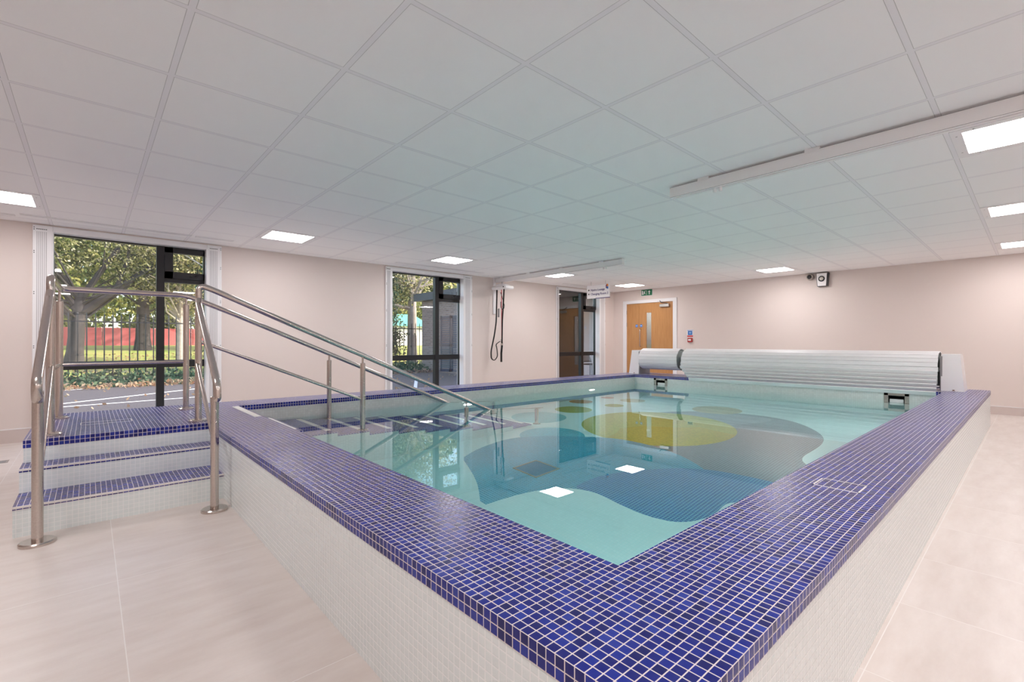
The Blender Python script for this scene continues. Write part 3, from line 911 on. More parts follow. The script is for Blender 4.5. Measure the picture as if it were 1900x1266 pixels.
# ------------------------------------------------------------------ hoist tracks
def track(x, y0, y1, brackets, label, bump_y):
    t = empty('hoist_track', (x, (y0 + y1) / 2, CZ - .1), label, 'hoist track', None)
    w = .034
    MB().prism([(x - w, 2.238), (x - w * .35, 2.238), (x - w * .35, 2.25), (x + w * .35, 2.25), (x + w * .35, 2.238), (x + w, 2.238), (x + w, 2.318), (x - w, 2.318)], 'Y', y0, y1).build('rail', M['plastic'], t)
    MB().box(x - w - .001, x - w, y0, y1, 2.2375, 2.2395).box(x - w - .001, x - w, y0, y1, 2.3165, 2.3185).build('edge_line', M['grey_pl'], t)
    for b in brackets:
        MB().bbox(x - w - .002, x + w + .002, b - .045, b + .045, 2.30, CZ + .001, .003).build('bracket', M['plastic'], t)
    m = MB()
    for k in (-.022, .022): m.lathe([(.012, 2.205), (.014, 2.212), (.014, 2.225), (.008, 2.24)], (x, bump_y + k, 0), 'Z', 14)
    m.build('end_stop', M['plastic'], t, True)
track(3.57, -2.9, 2.0, [1.72, 0.98, -.4, -1.8], 'long white overhead hoist track above the right side of the pool', 1.62)
track(6.0, 4.16, 7.12, [4.55, 5.4, 6.2, 6.95], 'short white overhead hoist track running to the window wall', 4.5)

# ------------------------------------------------------------------ hoist with straps
hx, hy = 5.98, 6.94
ho = empty('ceiling_hoist', (hx, hy, 2.07), 'white ceiling hoist with red and black straps hanging by the wall', 'hoist')
m = MB(); m.lathe([(.02, 2.20), (.07, 2.195), (.15, 2.165), (.20, 2.145)], (hx, hy, 0), 'Z', 28)
o_ = m.build('motor_cover', M['plastic'], ho, True)
m = MB(); m.bbox(hx - .12, hx + .12, hy - .22, hy + .20, 2.085, 2.148, .02); m.build('carry_bar', M['plastic'], ho)
MB().lathe([(.014, -.122), (.014, -.1205)], (hx, hy - .17, 2.12), 'X', 12).build('button', M['hole'], ho)
MB().lathe([(.02, 2.19), (.02, 2.24)], (hx, hy, 0), 'Z', 12).build('trolley', M['steel_dull'], ho)
fl = (.03, .006, (1, 0, 0))
MB().tube([(hx - .02, hy - .0, 2.09), (hx - .02, hy - .005, 1.6), (hx - .02, hy - .005, 1.12)], .004, 8, flat=(.022, .004, (1, 0, 0))).build('lifting_strap', M['redweb'], ho, True)['label'] = 'red lifting strap'
m = MB(); m.tube(fillet([(hx - .05, hy + .10, 2.09), (hx - .07, hy + .10, 1.45), (hx - .10, hy + .12, 1.2), (hx - .17, hy + .14, .88), (hx - .16, hy + .14, .74), (hx - .10, hy + .12, .70), (hx - .06, hy + .07, .78), (hx - .07, hy + .08, .95), (hx - .08, hy + .10, 1.02), (hx - .04, hy + .02, 1.08)], .08), .01, 8, flat=(.042, .008, (1, 0, 0)))
m.build('sling_strap', M['webbing'], ho, True)['label'] = 'black sling strap with hanging loop'
m = MB(); m.tube(fillet([(hx - .05, hy - .11, 2.09), (hx - .05, hy - .09, 1.8), (hx - .05, hy - .06, 1.5), (hx - .05, hy - .05, 1.0)], .1), .01, 8, flat=(.042, .010, (1, 0, 0)))
m.tube([(hx - .05, hy - .05, 1.0), (hx - .05, hy - .03, .85), (hx - .05, hy - .03, .68)], .02, 8, flat=(.06, .02, (1, 0, 0)))
m.build('sling_strap', M['webbing'], ho, True)['label'] = 'black sling strap with thick padded end'
m = MB(); m.tube(fillet([(hx - .04, hy - .0, 2.03), (hx - .05, hy - .07, 1.9), (hx - .05, hy - .13, 1.75), (hx - .05, hy - .08, 1.68), (hx - .05, hy - .01, 1.74), (hx - .04, hy + .0, 1.85)], .05), .006, 8)
m.build('control_cord', M['webbing'], ho, True)
m = MB(); m.tube([(hx - .03, hy, 1.12), (hx - .03, hy - .02, 1.07), (hx - .04, hy - .05, 1.04)], [.012, .02, .014], 10); m.bbox(hx - .07, hx - .04, hy - .075, hy - .03, 1.0, 1.04, .004)
m.build('hook', M['steel'], ho, True)
MB().bbox(hx - .05, hx - .03, hy + .04, hy + .085, 1.55, 1.72, .006).build('handset', M['grey_pl'], ho)
tag(MB().bbox(5.93, 5.99, WY - .03, WY + .002, 1.62, CZ, .004).build('cable_trunking', M['trim']), 'white vertical trunking on the wall behind the hoist straps', 'trunking')

# ------------------------------------------------------------------ cover reel
rl = empty('pool_cover_reel', (8.12, 3.0, PT_Z), 'white slatted pool cover wound on a reel across the door end of the coping', 'pool cover')
RC = (8.12, .705); RR = .225
def slat_at(px_, pz, ang, y0, y1):
    """one hollow slat: slightly domed board, its flat back towards the roll"""
    c, s_ = math.cos(ang), math.sin(ang)
    prof = [(-.0278, 0), (-.0278, .0105), (-.0262, .0125), (.0262, .0125), (.0278, .0105), (.0278, 0)]
    q = [(px_ + u * (-s_) + v * c, pz + u * c + v * s_) for u, v in prof]
    return MB().prism(q, 'Y', y0, y1)
ns = 25
for (ya, yb, lab) in ((4.36, 5.15, 'short'), (.82, 4.25, 'long')):
    ns_, rr, cz = (21, .188, .742) if lab == 'short' else (ns, RR, RC[1])
    for k in range(ns_):
        a = 2 * PI * k / ns_ + .08
        if lab == 'long' and PI + .02 < a < PI + 1.15: continue
        jy = (random.random() - .5) * .012
        slat_at(RC[0] + rr * math.cos(a), cz + rr * math.sin(a), a, ya + jy, yb + jy).build('slat', M['slat'], rl)
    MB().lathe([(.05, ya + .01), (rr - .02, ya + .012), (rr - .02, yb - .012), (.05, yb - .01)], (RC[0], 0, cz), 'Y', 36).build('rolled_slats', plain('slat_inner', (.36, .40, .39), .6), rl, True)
# hanging flap of the long part
P_ = Vector((RC[0] - RR - .002, RC[1] + .02))
path = [(7.893, .70), (7.878, .645), (7.856, .592), (7.830, .542), (7.800, .495), (7.768, .450), (7.742, .402)]
for k in range(len(path) - 1):
    a, b = Vector(path[k]), Vector(path[k + 1])
    md = (a + b) / 2; d = (b - a)
    ang = math.atan2(d.x, -d.y) + PI
    ang = math.atan2(-d.x, d.y) + 0.0
    # outward normal points to -x
    n_ = Vector((-abs(d.y), d.x * (1 if d.y < 0 else -1))).normalized()
    ang = math.atan2(n_.y, n_.x)
    slat_at(md.x, md.y, ang, .82 + .0, 4.25 - .055 * max(0, k - 1) if k > 1 else 4.25).build('slat', M['slat'], rl)
MB().lathe([(.04, .7), (.04, 5.3)], (RC[0], 0, RC[1]), 'Y', 20).build('shaft', M['steel_dull'], rl, True)
def housing(y_in, y_out, y_top, lab):
    x0, x1 = 7.99, 8.40
    m = MB()
    v = [(x0, y_in, PT_Z), (x1, y_in, PT_Z), (x1, y_out, PT_Z), (x0, y_out, PT_Z), (x0 + .05, y_in, .905), (x1 - .05, y_in, .905), (x1 - .05, y_top, .905), (x0 + .05, y_top, .905)]
    m.add(v, [(0, 1, 2, 3), (4, 5, 6, 7), (0, 1, 5, 4), (1, 2, 6, 5), (2, 3, 7, 6), (3, 0, 4, 7)])
    o = m.build('end_housing', M['plastic'], rl); o['label'] = lab
    ym = (y_in + y_out) / 2
    MB().box(x0 - .003, x0 + .002, ym - .02, ym, PT_Z + .008, PT_Z + .02).build('fixing_bolt', plain('bolt_brown', (.25, .12, .07), .6), o)
    MB().box(x0 + .02, x1 - .02, min(y_in, y_in + (.02 if y_in > 3 else .0)) - .012, max(y_in, y_in) + .01, PT_Z, .88).build('bearing_plate', M['grey_pl'], o)
housing(.80, .585, .625, 'white housing at the right end')
housing(5.19, 5.41, 5.375, 'white housing at the left end')

# ------------------------------------------------------------------ hanging sign
sg = empty('hanging_sign', (7.85, 6.07, 1.98), 'white ceiling hung sign for Hydro Lounge and Changing Room 2', 'sign')
SY0, SY1, SZ0, SZ1 = 5.775, 6.36, 1.98, 2.255
MB().bbox(7.85, 7.87, SY0, SY1, SZ0, SZ1, .003).build('board', M['signwhite'], sg)
MB().box(7.848, 7.871, SY0, SY0 + .35, SZ0 - .006, SZ0 + .006).build('base_stripe', M['purple'], sg)
for yy in (5.88, 6.25): MB().lathe([(.004, SZ1), (.004, CZ)], (7.86, yy, 0), 'Z', 8).build('suspension_rod', M['steel_dull'], sg)
# text faces -X, reads towards -Y
def face_x(x, y, z): return Matrix(((0, 0, -1, x), (-1, 0, 0, y), (0, 1, 0, z), (0, 0, 0, 1)))
m = MB(); m.text('Hydro Lounge', .062, face_x(7.848, 6.255, 2.135), .001, 0, .0008); m.text('Changing Room 2', .062, face_x(7.848, 6.255, 2.05), .001, 0, .0008)
m.build('lettering', M['purple'], sg, fix=False)
m = MB()
for zz in (2.158, 2.073):
    m.prism([(6.325, zz), (6.300, zz + .02), (6.300, zz - .02)], 'X', 7.846, 7.849)
    m.box(7.846, 7.849, 6.288, 6.302, zz - .008, zz + .008)
m.build('direction_arrows', M['hole'], sg)
m = MB()
yl, zl = 5.835, 2.215
def lp(pts, mi): m.prism([(yl - a, zl + b) for a, b in pts], 'X', 7.845, 7.849, mi)
lp([(-.03, .01), (-.004, .045), (-.004, -.02), (-.03, -.015)], 0)
lp([(-.004, .045), (.03, .028), (.03, -.012), (-.004, -.008)], 1)
lp([(-.03, -.018), (-.004, -.024), (.0, -.055), (-.03, -.04)], 3)
lp([(-.0, -.012), (.03, -.016), (.026, -.066), (.0, -.055)], 2)
m.build('emblem', [plain('emblem_plum', (.2, .01, .12), .4), M['orange'], M['signblue'], M['purple']], sg)

# exit sign over the door
es = empty('exit_sign', (WX, 6.2, 2.2), 'green running man exit sign with up arrow over the oak door', 'sign')
y0, y1, z0, z1 = 6.07, 6.36, 2.185, 2.325
MB().bbox(WX - .012, WX + .001, y0 - .008, y1 + .008, z0 - .008, z1 + .004, .002).build('backing', M['signwhite'], es)
MB().box(WX - .014, WX - .012, y0, y1, z0, z1).build('face', M['green'], es)
m = MB()
def q(pts): m.prism([(y1 - a, z0 + b) for a, b in pts], 'X', WX - .0155, WX - .0138)
q([(.215, .12), (.25, .08), (.228, .08), (.228, .025), (.202, .025), (.202, .08), (.18, .08)])
q([(.015, .02), (.05, .02), (.05, .118), (.015, .118)])
q([(.062, .085), (.085, .105), (.105, .095), (.095, .06), (.115, .045), (.108, .037), (.08, .05), (.07, .025), (.055, .03), (.07, .062), (.075, .08), (.066, .075)])
q([(.095, .108), (.108, .108), (.108, .122), (.095, .122)])
q([(.12, .02), (.15, .02), (.15, .118), (.12, .118), (.12, .112), (.142, .112), (.142, .026), (.12, .026)])
m.build('pictogram', M['signwhite'], es)

# fire notice and call point
fn = empty('fire_notice', (WX, 5.13, 1.2), 'small blue and red fire action notice right of the oak door', 'notice')
MB().box(WX - .004, WX + .001, 5.055, 5.20, 1.18, 1.345).build('sheet', M['signwhite'], fn)
m = MB(); m.box(WX - .0055, WX - .004, 5.075, 5.18, 1.225, 1.315, 0); m.box(WX - .0055, WX - .004, 5.06, 5.195, 1.325, 1.335, 0); m.box(WX - .0055, WX - .004, 5.06, 5.195, 1.185, 1.215, 1)
m.box(WX - .0065, WX - .0055, 5.10, 5.155, 1.255, 1.29, 2); m.build('printing', [M['signblue'], M['red'], plain('notice_pale_blue', (.25, .45, .75), .5)], fn)
cp = empty('fire_call_point', (WX, 5.12, 1.07), 'red fire call point under the fire notice', 'call point')
MB().bbox(WX - .04, WX + .001, 5.07, 5.175, 1.065, 1.16, .005).build('housing', plain('callpoint_red', (.42, .03, .03), .4), cp)
MB().box(WX - .042, WX - .040, 5.09, 5.155, 1.095, 1.135).build('press_glass', M['signwhite'], cp)

# wall devices at the top of the door wall
cm = empty('dome_camera', (WX, 2.79, 2.25), 'small round dark lens camera under the ceiling on the door wall', 'camera')
MB().lathe([(.055, .001), (.06, -.03), (.052, -.075), (.04, -.085)], (WX, 2.775, 2.262), 'X', 24).build('body', plain('camera_grey', (.42, .38, .34), .5), cm, True)
MB().lathe([(.038, -.084), (.03, -.094), (.01, -.1)], (WX, 2.775, 2.262), 'X', 20).build('lens', M['black'], cm, True)
dv = empty('wall_detector', (WX, 2.58, 2.1), 'white fronted detector with round lens and black sides beside the dome camera', 'detector')
m = MB(); v0 = [(2.675, 2.315), (2.475, 2.315), (2.495, 2.075), (2.655, 2.075)]
m.prism(v0, 'X', WX - .07, WX + .001); m.build('body', M['black'], dv)
m = MB(); m.prism([(2.662, 2.310), (2.50, 2.310), (2.515, 2.08), (2.645, 2.08)], 'X', WX - .085, WX - .069); m.build('front_cover', M['plastic'], dv)
MB().lathe([(.05, -.084), (.052, -.09), (.04, -.095)], (WX, 2.582, 2.21), 'X', 24).build('lens_ring', M['black'], dv, True)
MB().lathe([(.033, -.094), (.025, -.106), (.008, -.112)], (WX, 2.582, 2.21), 'X', 20).build('lens', plain('lens_glass', (.6, .56, .5), .15), dv, True)

# floor drain in the aisle
fd = empty('floor_drain', (-.58, 6.08, 0), 'small square metal drain in the floor left of the platform', 'drain')
MB().box(-.66, -.53, 6.02, 6.15, 0, .002).build('rim', M['steel_dull'], fd)
MB().box(-.645, -.545, 6.035, 6.135, .002, .003).build('grate', M['grey_pl'], fd)

# ------------------------------------------------------------------ outdoors
GZ = -.10
asph = NT('asphalt')
g = asph.pos(); f = asph.noise(g.outputs['Position'], 40, 5, .7); f2 = asph.noise(g.outputs['Position'], .6, 3)
c = asph.mix(f, (.075, .06, .06), (.11, .09, .09)); c = asph.mix(asph.math('MULTIPLY', f2, .3), c, (.14, .115, .11))
M['asphalt'] = asph.principled(c, .85, 0, .3)
struct(MB().box(-30, 40, WY + .3, 16.0, GZ - .2, GZ).build('outdoor_ground', M['asphalt']), 'dark asphalt yard outside the windows')
def ground_z(x, y): return GZ + max(0, (y - 18.0)) * .0495
gm = NT('grass_lawn'); g = gm.pos(); f = gm.noise(g.outputs['Position'], 30, 4, .7); f2 = gm.noise(g.outputs['Position'], .8, 4, .6)
c = gm.mix(f, (.20, .26, .05), (.36, .40, .10)); c = gm.mix(gm.math('MULTIPLY', gm.ramp(f2, [(.42, (0, 0, 0)), (.6, (1, 1, 1))]), .6), c, (.50, .36, .15))
M['grass'] = gm.principled(c, .9, 0, .2)
m = MB()
m.quad((-40, 15.9, GZ - .03), (60, 15.9, GZ - .03), (60, 18, GZ), (-40, 18, GZ)); m.quad((-40, 18, GZ), (60, 18, GZ), (60, 60, ground_z(0, 60)), (-40, 60, ground_z(0, 60)))
m.quad((-40, 60, ground_z(0, 60)), (60, 60, ground_z(0, 60)), (60, 60, 0), (-40, 60, 0))
tag(m.build('lawn', M['grass'], fix=False), 'leaf strewn grass rising beyond the black fence', 'grass', None, 'stuff')
# parking lines
M['line'] = plain('road_paint', (.80, .78, .76), .7)
def pline(a, b, w, lab):
    a = Vector((*a, 0)); b = Vector((*b, 0)); n = (b - a).normalized().cross(Vector((0, 0, 1))) * w / 2
    z = GZ + .002
    m = MB(); m.add([(*(p.xy), zz) for zz in (z - .002, z + .001) for p in (a - n, b - n, b + n, a + n)], [(0, 1, 2, 3), (4, 5, 6, 7), (0, 1, 5, 4), (1, 2, 6, 5), (2, 3, 7, 6), (3, 0, 4, 7)])
    tag(m.build('parking_line', M['line']), lab, 'road marking', 'painted parking lines')
pline((-.9, 11.9), (3.4, 15.1), .09, 'white parking line slanting away to the right outside the first window')
pline((-.9, 11.6), (4.2, 12.2), .08, 'white parking line nearest the building outside the first window')
pline((-1.6, 15.0), (-.1, 15.9), .08, 'short white parking line at the edge of the ivy')
pline((5.6, 9.6), (8.0, 13.6), .09, 'white parking line outside the second window')

# leaf cloud helper
def leafmat(name, stops):
    nt = NT(name)
    oi = nt.pos()
    w = nt.n('ShaderNodeTexWhiteNoise', noise_dimensions='1D'); nt.t.links.new(oi.outputs['Random Per Island'], w.inputs['W'])
    col = nt.ramp(w.outputs['Value'], stops)
    p = nt.n('ShaderNodeBsdfDiffuse'); nt.put(p, 0, col)
    t = nt.n('ShaderNodeBsdfTranslucent'); nt.put(t, 0, col)
    mx = nt.n('ShaderNodeMixShader'); mx.inputs[0].default_value = .4
    nt.t.links.new(p.outputs[0], mx.inputs[1]); nt.t.links.new(t.outputs[0], mx.inputs[2]); nt.t.links.new(mx.outputs[0], nt.out.inputs[0])
    return nt.m
M['leaf_y'] = leafmat('autumn_leaves', [(0, (.05, .055, .03)), (.3, (.15, .165, .06)), (.6, (.38, .36, .13)), (.85, (.72, .62, .32)), (1, (.80, .72, .55))])
M['leaf_g'] = leafmat('green_leaves', [(0, (.05, .075, .035)), (.4, (.12, .16, .05)), (.75, (.27, .29, .09)), (1, (.5, .45, .16))])
M['leaf_d'] = leafmat('ivy_leaves', [(0, (.03, .06, .04)), (.5, (.07, .12, .07)), (.85, (.17, .23, .13)), (1, (.4, .34, .22))])
M['litter'] = leafmat('leaf_litter', [(0, (.28, .15, .08)), (.5, (.46, .30, .18)), (.8, (.58, .42, .28)), (1, (.2, .22, .1))])
M['bark'] = plain('bark', (.065, .055, .052), .9, noise=.4, nscale=6)
M['bark_pale'] = plain('bark_pale', (.42, .35, .30), .9, noise=.35, nscale=9)
def leaf(m, p, s, rnd):
    u = Vector((rnd.uniform(-1, 1), rnd.uniform(-1, 1), rnd.uniform(-1, 1))).normalized()
    v = u.cross(Vector((rnd.uniform(-1, 1), rnd.uniform(-1, 1), rnd.uniform(-1, 1)))).normalized()
    a = p - u * s; b = p + v * s * .55; c = p + u * s; d = p - v * s * .55
    i = len(m.v); m.v += [tuple(a), tuple(b), tuple(c), tuple(d)]; m.f.append((i, i + 1, i + 2, i + 3)); m.mi.append(0)
def tree(name, x, y, trunk_r, height, crown, n, size, lmat, bmat, label, limbs, seed, lean=(0, 0), group='trees beyond the fence'):
    """crown: list of (dx, dy, z, rx, ry, rz) leafy lobes; limbs: list of polylines relative to the trunk foot"""
    rnd = random.Random(seed)
    z0 = ground_z(x, y) - .1
    t = empty(name, (x, y, z0), label, 'tree', group)
    m = MB()
    pts = [Vector((x + lean[0] * k / 5, y + lean[1] * k / 5, z0 + height * k / 5)) for k in range(6)]
    m.tube(pts, [trunk_r * (1.25, .95, .9, .8, .65, .4)[k] for k in range(6)], 12)
    for L in limbs:
        P = [Vector((x + a, y + b, z0 + c)) for a, b, c in L[1:]]
        m.tube(P, [L[0] * (1 - .75 * k / (len(P) - 1)) for k in range(len(P))], 8)
    # twigs inside the crown
    for k in range(26):
        c = crown[rnd.randrange(len(crown))]
        a = Vector((x + lean[0] * .7, y + lean[1] * .7, z0 + height * rnd.uniform(.5, 1)))
        b = Vector((x + c[0] + rnd.uniform(-1, 1) * c[3], y + c[1] + rnd.uniform(-1, 1) * c[4], z0 + c[2] + rnd.uniform(-.8, 1) * c[5]))
        mid = (a + b) / 2 + Vector((rnd.uniform(-.3, .3), rnd.uniform(-.3, .3), rnd.uniform(-.1, .4)))
        m.tube([a, mid, b], [.05, .03, .01], 5)
    m.build('trunk', bmat, t, True)
    lm = MB()
    per = n // len(crown)
    for c in crown:
        # clusters of leaves, so gaps stay open between them
        for _ in range(per // 14):
            d = Vector((rnd.gauss(0, 1), rnd.gauss(0, 1), rnd.gauss(0, 1))).normalized() * rnd.random() ** .45
            cc = Vector((x + c[0] + d.x * c[3], y + c[1] + d.y * c[4], z0 + c[2] + d.z * c[5]))
            for _k in range(14):
                leaf(lm, cc + Vector((rnd.gauss(0, .22), rnd.gauss(0, .22), rnd.gauss(0, .16))), size * rnd.uniform(.6, 1.3), rnd)
    lm.build('foliage', lmat, t, fix=False)
    return t
tree('forked_tree', -.45, 24.5, .27, 3.0, [(0, 0, 5.6, 4.5, 3, 2.6), (3.2, .5, 4.6, 2.4, 2, 1.6), (-2.8, 0, 4.4, 2.4, 2, 2.0)], 24000, .065, M['leaf_y'], M['bark'], 'big forked autumn tree with a thick dark trunk beyond the fence',
     [(.19, (0, 0, 1.9), (1.2, 0, 3.0), (2.6, .1, 4.3), (4.2, .2, 5.4)), (.13, (0, 0, 2.2), (.7, 0, 3.6), (1.6, 0, 5.2), (2.2, 0, 6.6)), (.12, (0, 0, 2.4), (-.7, 0, 3.6), (-1.2, 0, 5.4)), (.08, (1.2, 0, 3.0), (1.6, 0, 4.3), (1.7, 0, 6.0))], 1, (.2, 0))
tree('slender_tree', 2.95, 25.0, .13, 3.4, [(0, 0, 3.9, 2.3, 1.8, 1.5), (1.0, .5, 5.6, 2.6, 2, 1.8)], 12000, .065, M['leaf_y'], M['bark_pale'], 'slender straight tree with pale trunk standing on the grass',
     [(.06, (0, 0, 2.2), (.6, 0, 3.2), (1.3, 0, 4.0)), (.05, (0, 0, 2.4), (-.7, 0, 3.2), (-1.4, 0, 3.7))], 2)
tree('park_tree', 2.2, 33.0, .35, 4.0, [(0, 0, 6.8, 5.5, 3, 3.2), (-3, 0, 5.2, 3, 2, 2), (3, 0, 5.4, 3, 2, 2.2)], 13000, .12, M['leaf_g'], M['bark'], 'dark trunked tree in front of the red hoarding', [], 3)
tree('park_tree', -4.4, 31.0, .3, 4.0, [(0, 0, 6.0, 4.5, 3, 3.5), (1.5, 0, 3.6, 2.5, 2, 1.4)], 11000, .12, M['leaf_g'], M['bark'], 'leafy tree at the far left of the park', [], 4)
tree('park_tree', 7.5, 33.0, .3, 4.0, [(0, 0, 6.2, 5, 3, 3.4), (-1.5, 0, 3.8, 3, 2, 1.4)], 12000, .12, M['leaf_y'], M['bark'], 'yellow leaved tree right of the red hoarding', [], 5)
tree('ivy_clad_tree', 3.75, 20.5, .24, 5.0, [(0, 0, 1.8, .42, .4, 1.9), (0, 0, 3.6, .6, .5, 1.0), (.5, .3, 5.6, 2.2, 1.5, 1.3)], 9000, .06, M['leaf_d'], M['bark_pale'], 'ivy clad trunk close behind the fence at the first window', [], 6)
tree('fence_tree', 10.6, 18.4, .22, 5.2, [(0, 0, 5.2, 2.8, 1.8, 1.8), (-1.1, .3, 3.6, 1.3, 1, .9)], 13000, .06, M['leaf_y'], M['bark_pale'], 'pale barked tree with yellow leaves seen through the second window', [(.08, (0, 0, 3), (.9, 0, 4.2), (2.2, 0, 5.4))], 7)
tree('fence_tree', 9.15, 18.2, .16, 5.4, [(0, 0, 3.3, .55, .6, 1.6), (0, 0, 5.4, 1.5, 1.4, 1.2), (.2, 0, 1.4, .45, .4, 1.1)], 9000, .055, M['leaf_d'], M['bark_pale'], 'ivy covered tree at the left of the second window', [], 8)
tree('park_tree', 15.0, 30.0, .3, 4.5, [(0, 0, 6.0, 5, 3, 3.6), (-2, 0, 3.8, 3, 2, 1.6)], 11000, .12, M['leaf_y'], M['bark'], 'bright yellow tree beyond the second window', [], 9)
tree('park_tree', 12.0, 24.0, .2, 3.5, [(0, 0, 4.4, 2.2, 1.6, 1.9)], 7000, .08, M['leaf_g'], M['bark'], 'green tree behind the pale barked tree', [], 10)
# far belt of trees closing the view
for k, (x, y) in enumerate([(-16, 50), (-9, 52), (-2, 50), (5, 53), (12, 50), (19, 52), (26, 50), (33, 50)]):
    rnd = random.Random(50 + k)
    z0 = ground_z(x, y) - .2
    t = empty('distant_tree', (x, y, z0), 'distant green tree in the belt behind the park', 'tree', 'belt of distant trees')
    MB().tube([(x, y, z0), (x, y, z0 + 5)], [.35, .2], 8).build('trunk', M['bark'], t)
    lm = MB()
    for _ in range(2600):
        d = Vector((rnd.gauss(0, 1), rnd.gauss(0, 1), rnd.gauss(0, 1))).normalized() * rnd.random() ** .4
        leaf(lm, Vector((x + d.x * 5, y + d.y * 2.0, z0 + 6.5 + d.z * 6.5)), .42 * rnd.uniform(.6, 1.3), rnd)
    lm.build('foliage', M['leaf_g'], t, fix=False)

# hedge behind the hoarding
rnd = random.Random(33)
lm = MB()
for _ in range(15000):
    x = rnd.uniform(-12, 34); yy = rnd.uniform(41, 44)
    leaf(lm, Vector((x, yy, ground_z(x, yy) + rnd.random() ** .8 * (4.2 + 1.2 * math.sin(x * .9) + .8 * math.sin(x * 2.3)))), .15 * rnd.uniform(.6, 1.3), rnd)
tag(lm.build('park_hedge', M['leaf_g'], fix=False), 'dense green shrubbery behind the red hoarding', 'hedge', None, 'stuff')
# fence
FY = 17.4
fe = empty('park_fence', (4, FY, GZ), 'black vertical bar metal fence between yard and park', 'fence')
for zz in (.05, 1.62): MB().box(-4, 11.4, FY - .012, FY + .012, zz, zz + .035).build('rail', M['black'], fe)
bar0 = MB().add([], []).tube([(-3.9, FY, GZ), (-3.9, FY, 1.80), (-3.9, FY, 1.90)], [.016, .016, .002], 6).build('bar', M['black'], fe)
for k in range(1, 84):
    c_ = bar0.copy(); COL.objects.link(c_); c_.parent = fe; c_.location = (k * .183, 0, 0)
# ivy bed and leaves
rnd = random.Random(21)
lm = MB()
for _ in range(5200):
    x = rnd.uniform(-3, 12.5); yy = rnd.uniform(15.9, 18.3)
    hgt = .34 * math.sin(min(1, (yy - 15.9) / 1.3) * PI / 2)
    leaf(lm, Vector((x, yy, GZ + rnd.uniform(0, hgt + .03))), .07 * rnd.uniform(.6, 1.3), rnd)
lm.quad((-4, 15.95, GZ), (13, 15.95, GZ), (13, 18.3, GZ + .18), (-4, 18.3, GZ + .18))
tag(lm.build('ivy_bed', M['leaf_d'], fix=False), 'low dark ivy growing along the foot of the fence', 'ivy', None, 'stuff')
lm = MB()
for _ in range(2600):
    x = rnd.uniform(-4, 13); yy = 15.9 + rnd.gauss(0, .28)
    leaf(lm, Vector((x, yy, GZ + abs(rnd.gauss(.03, .05)) + .01)), .055 * rnd.uniform(.6, 1.3), rnd)
for _ in range(420):
    x = rnd.uniform(-4, 13); yy = rnd.uniform(8, 15.8)
    leaf(lm, Vector((x, yy, GZ + .02)), .05 * rnd.uniform(.6, 1.3), rnd)
for _ in range(3000):
    x = rnd.uniform(-8, 18); yy = rnd.uniform(18.3, 30)
    leaf(lm, Vector((x, yy, ground_z(x, yy) + .02)), .06 * rnd.uniform(.6, 1.3), rnd)
tag(lm.build('fallen_leaves', M['litter'], fix=False), 'brown autumn leaves scattered on the yard and lawn', 'leaves', None, 'stuff')

# red hoarding
nt = NT('red_mesh'); g = nt.pos(); P = nt.sep(g.outputs['Position'])
f = nt.noise(nt.comb(P[0], 0.0, 0.0), 1.2, 3)
M['redmesh'] = nt.principled(nt.mix(f, (.62, .07, .08), (.80, .26, .26)), .8)
hd = empty('red_hoarding', (2, 38.0, ground_z(0, 38)), 'long red site hoarding across the far side of the park', 'hoarding')
for k in range(7):
    x = -4.0 + k * 2.3
    MB().bbox(x, x + 2.26, 38.0, 38.06, .75, 1.98, .01).build('panel', M['redmesh'], hd)
    MB().box(x - .03, x + .03, 38.06, 38.12, .7, 2.03).build('post', M['grey_pl'], hd)
# teal roofed hut seen through window 2
M['tealroof'] = plain('teal_roof', (.16, .46, .44), .6)
ht = empty('park_pavilion', (19.5, 37, 1), 'pale park pavilion with turquoise pitched roof', 'building')
MB().box(17.5, 22.6, 36.5, 40, .5, 2.6).build('wall', plain('pavilion_wall', (.72, .66, .6), .8), ht)
MB().prism([(17.2, 2.5), (22.9, 2.5), (21.0, 3.5), (19.2, 3.5)], 'Y', 36.2, 40.2).build('roof', M['tealroof'], ht)

# brick annex with louvred doors, right of the second window
nt = NT('annex_brick'); u, v, mz, g = planar(nt)
bt = nt.n('ShaderNodeTexBrick'); nt.put(bt, 'Vector', nt.comb(u, v)); bt.inputs['Scale'].default_value = 1.0
bt.inputs['Color1'].default_value = (.22, .15, .12, 1); bt.inputs['Color2'].default_value = (.34, .24, .19, 1); bt.inputs['Mortar'].default_value = (.36, .32, .29, 1)
bt.inputs['Brick Width'].default_value = .225; bt.inputs['Row Height'].default_value = .075; bt.inputs['Mortar Size'].default_value = .008
M['brick'] = nt.principled(bt.outputs['Color'], .9, 0, .2)
an = empty('brick_annex', (12, 14, GZ), 'brown brick annex with grey louvred doors outside the second window', 'building')
AX = 10.2
MB().box(AX, 15, 11.2, 16.9, GZ, 2.75).build('wall', M['brick'], an)
MB().box(AX - .25, 15.2, 10.9, 17.15, 2.75, 3.05).build('roof_fascia', plain('fascia_grey', (.10, .10, .11), .5), an)
lv = plain('louvre_grey', (.085, .085, .10), .5)
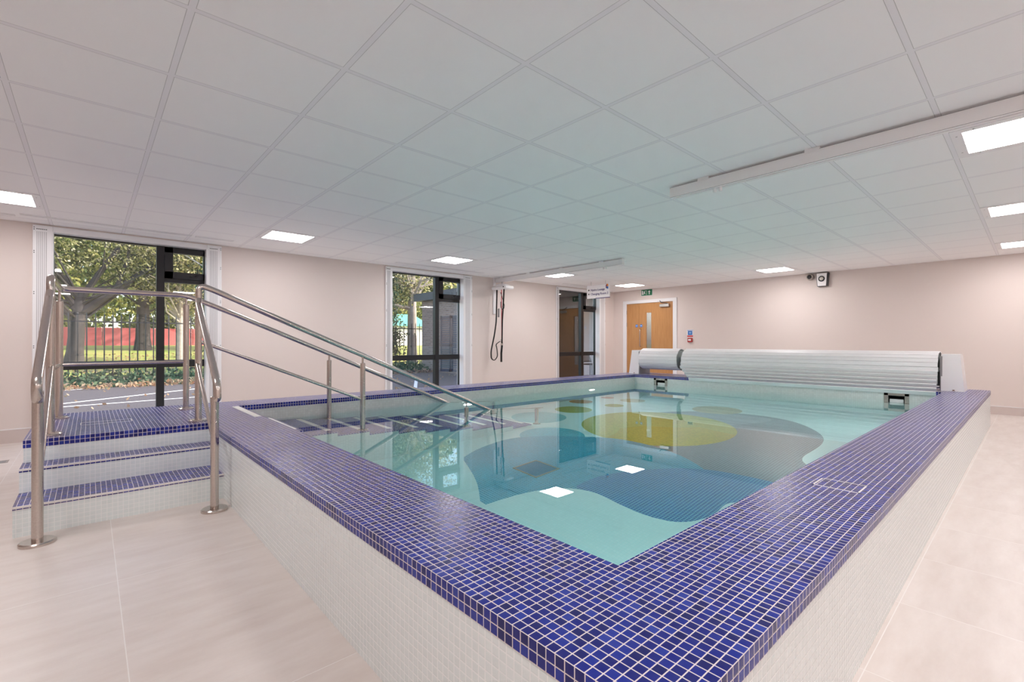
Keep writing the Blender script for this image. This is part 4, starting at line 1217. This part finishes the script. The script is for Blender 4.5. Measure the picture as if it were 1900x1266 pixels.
for (a, b) in ((14.08, 14.76), (14.82, 15.50)):
    m = MB(); x = AX - .03
    m.box(x, AX + .002, a, a + .07, GZ + .05, 2.1); m.box(x, AX + .002, b - .07, b, GZ + .05, 2.1)
    for zz in (.0, .95, 2.03): m.box(x, AX + .002, a, b, GZ + .05 + zz, GZ + .15 + zz)
    d_ = m.build('louvre_door', lv, an)
    m = MB()
    for k in range(24):
        zz = GZ + .19 + k * .083
        m.quad((AX - .028, a + .06, zz), (AX - .028, b - .06, zz), (AX - .002, b - .06, zz + .055), (AX - .002, a + .06, zz + .055))
    m.build('louvre_blades', lv, d_, fix=False)
# dark porch at the third window; roof and side wall added for shade
dk = plain('dark_render', (.022, .018, .016), .8)
bs = empty('shade_porch', (12, 9, GZ), 'dark porch outside the third window, roof and side wall added for shade', 'building')
MB().box(9.75, 14.5, 10.6, 10.8, GZ, 2.7).box(14.62, 14.8, 7.5, 10.8, GZ, 2.75).build('wall', dk, bs)
MB().box(12.9, 14.6, 10.58, 10.6, GZ, 2.7).build('wall', plain('porch_paint', (.75, .72, .73), .7), bs)['label'] = 'pale grey wall panel'
MB().box(8.3, 14.8, WY + .32, 10.8, 2.6, 2.75).build('roof', dk, bs)
MB().box(8.3, 14.5, WY + .32, 10.58, GZ, GZ + .01).build('paving', plain('dark_paving', (.05, .045, .04), .8), bs)
# chair in the porch
ch = empty('plastic_chair', (12.25, 9.75, GZ + .01), 'dark grey chair behind the glass of the third window', 'chair')
cx, cy2, zf = 12.25, 9.75, GZ + .01
dg = plain('chair_grey', (.07, .075, .085), .5)
MB().bbox(cx - .22, cx + .22, cy2 - .22, cy2 + .22, zf + .42, zf + .46, .012).build('seat', dg, ch)
m = MB(); V = []; 
for i in range(9):
    for j in range(5):
        u_ = -1 + i / 4; w_ = j / 4
        V.append((cx + u_ * .22 * (1 - .25 * w_ * abs(u_)), cy2 + .2 + .06 * w_ - .05 * u_ * u_, zf + .5 + w_ * (.34 - .07 * u_ * u_)))
m.add(V, [(i * 5 + j, (i + 1) * 5 + j, (i + 1) * 5 + j + 1, i * 5 + j + 1) for i in range(8) for j in range(4)])
bo = m.build('backrest', dg, ch, True, fix=False)
so_ = bo.modifiers.new('thickness', 'SOLIDIFY'); so_.thickness = .02
for sx in (-1, 1):
    for sy in (-1, 1):
        MB().tube([(cx + sx * .19, cy2 + sy * .19, zf + .43), (cx + sx * .23, cy2 + sy * .23, zf)], .014, 8).build('leg', dg, ch, True)
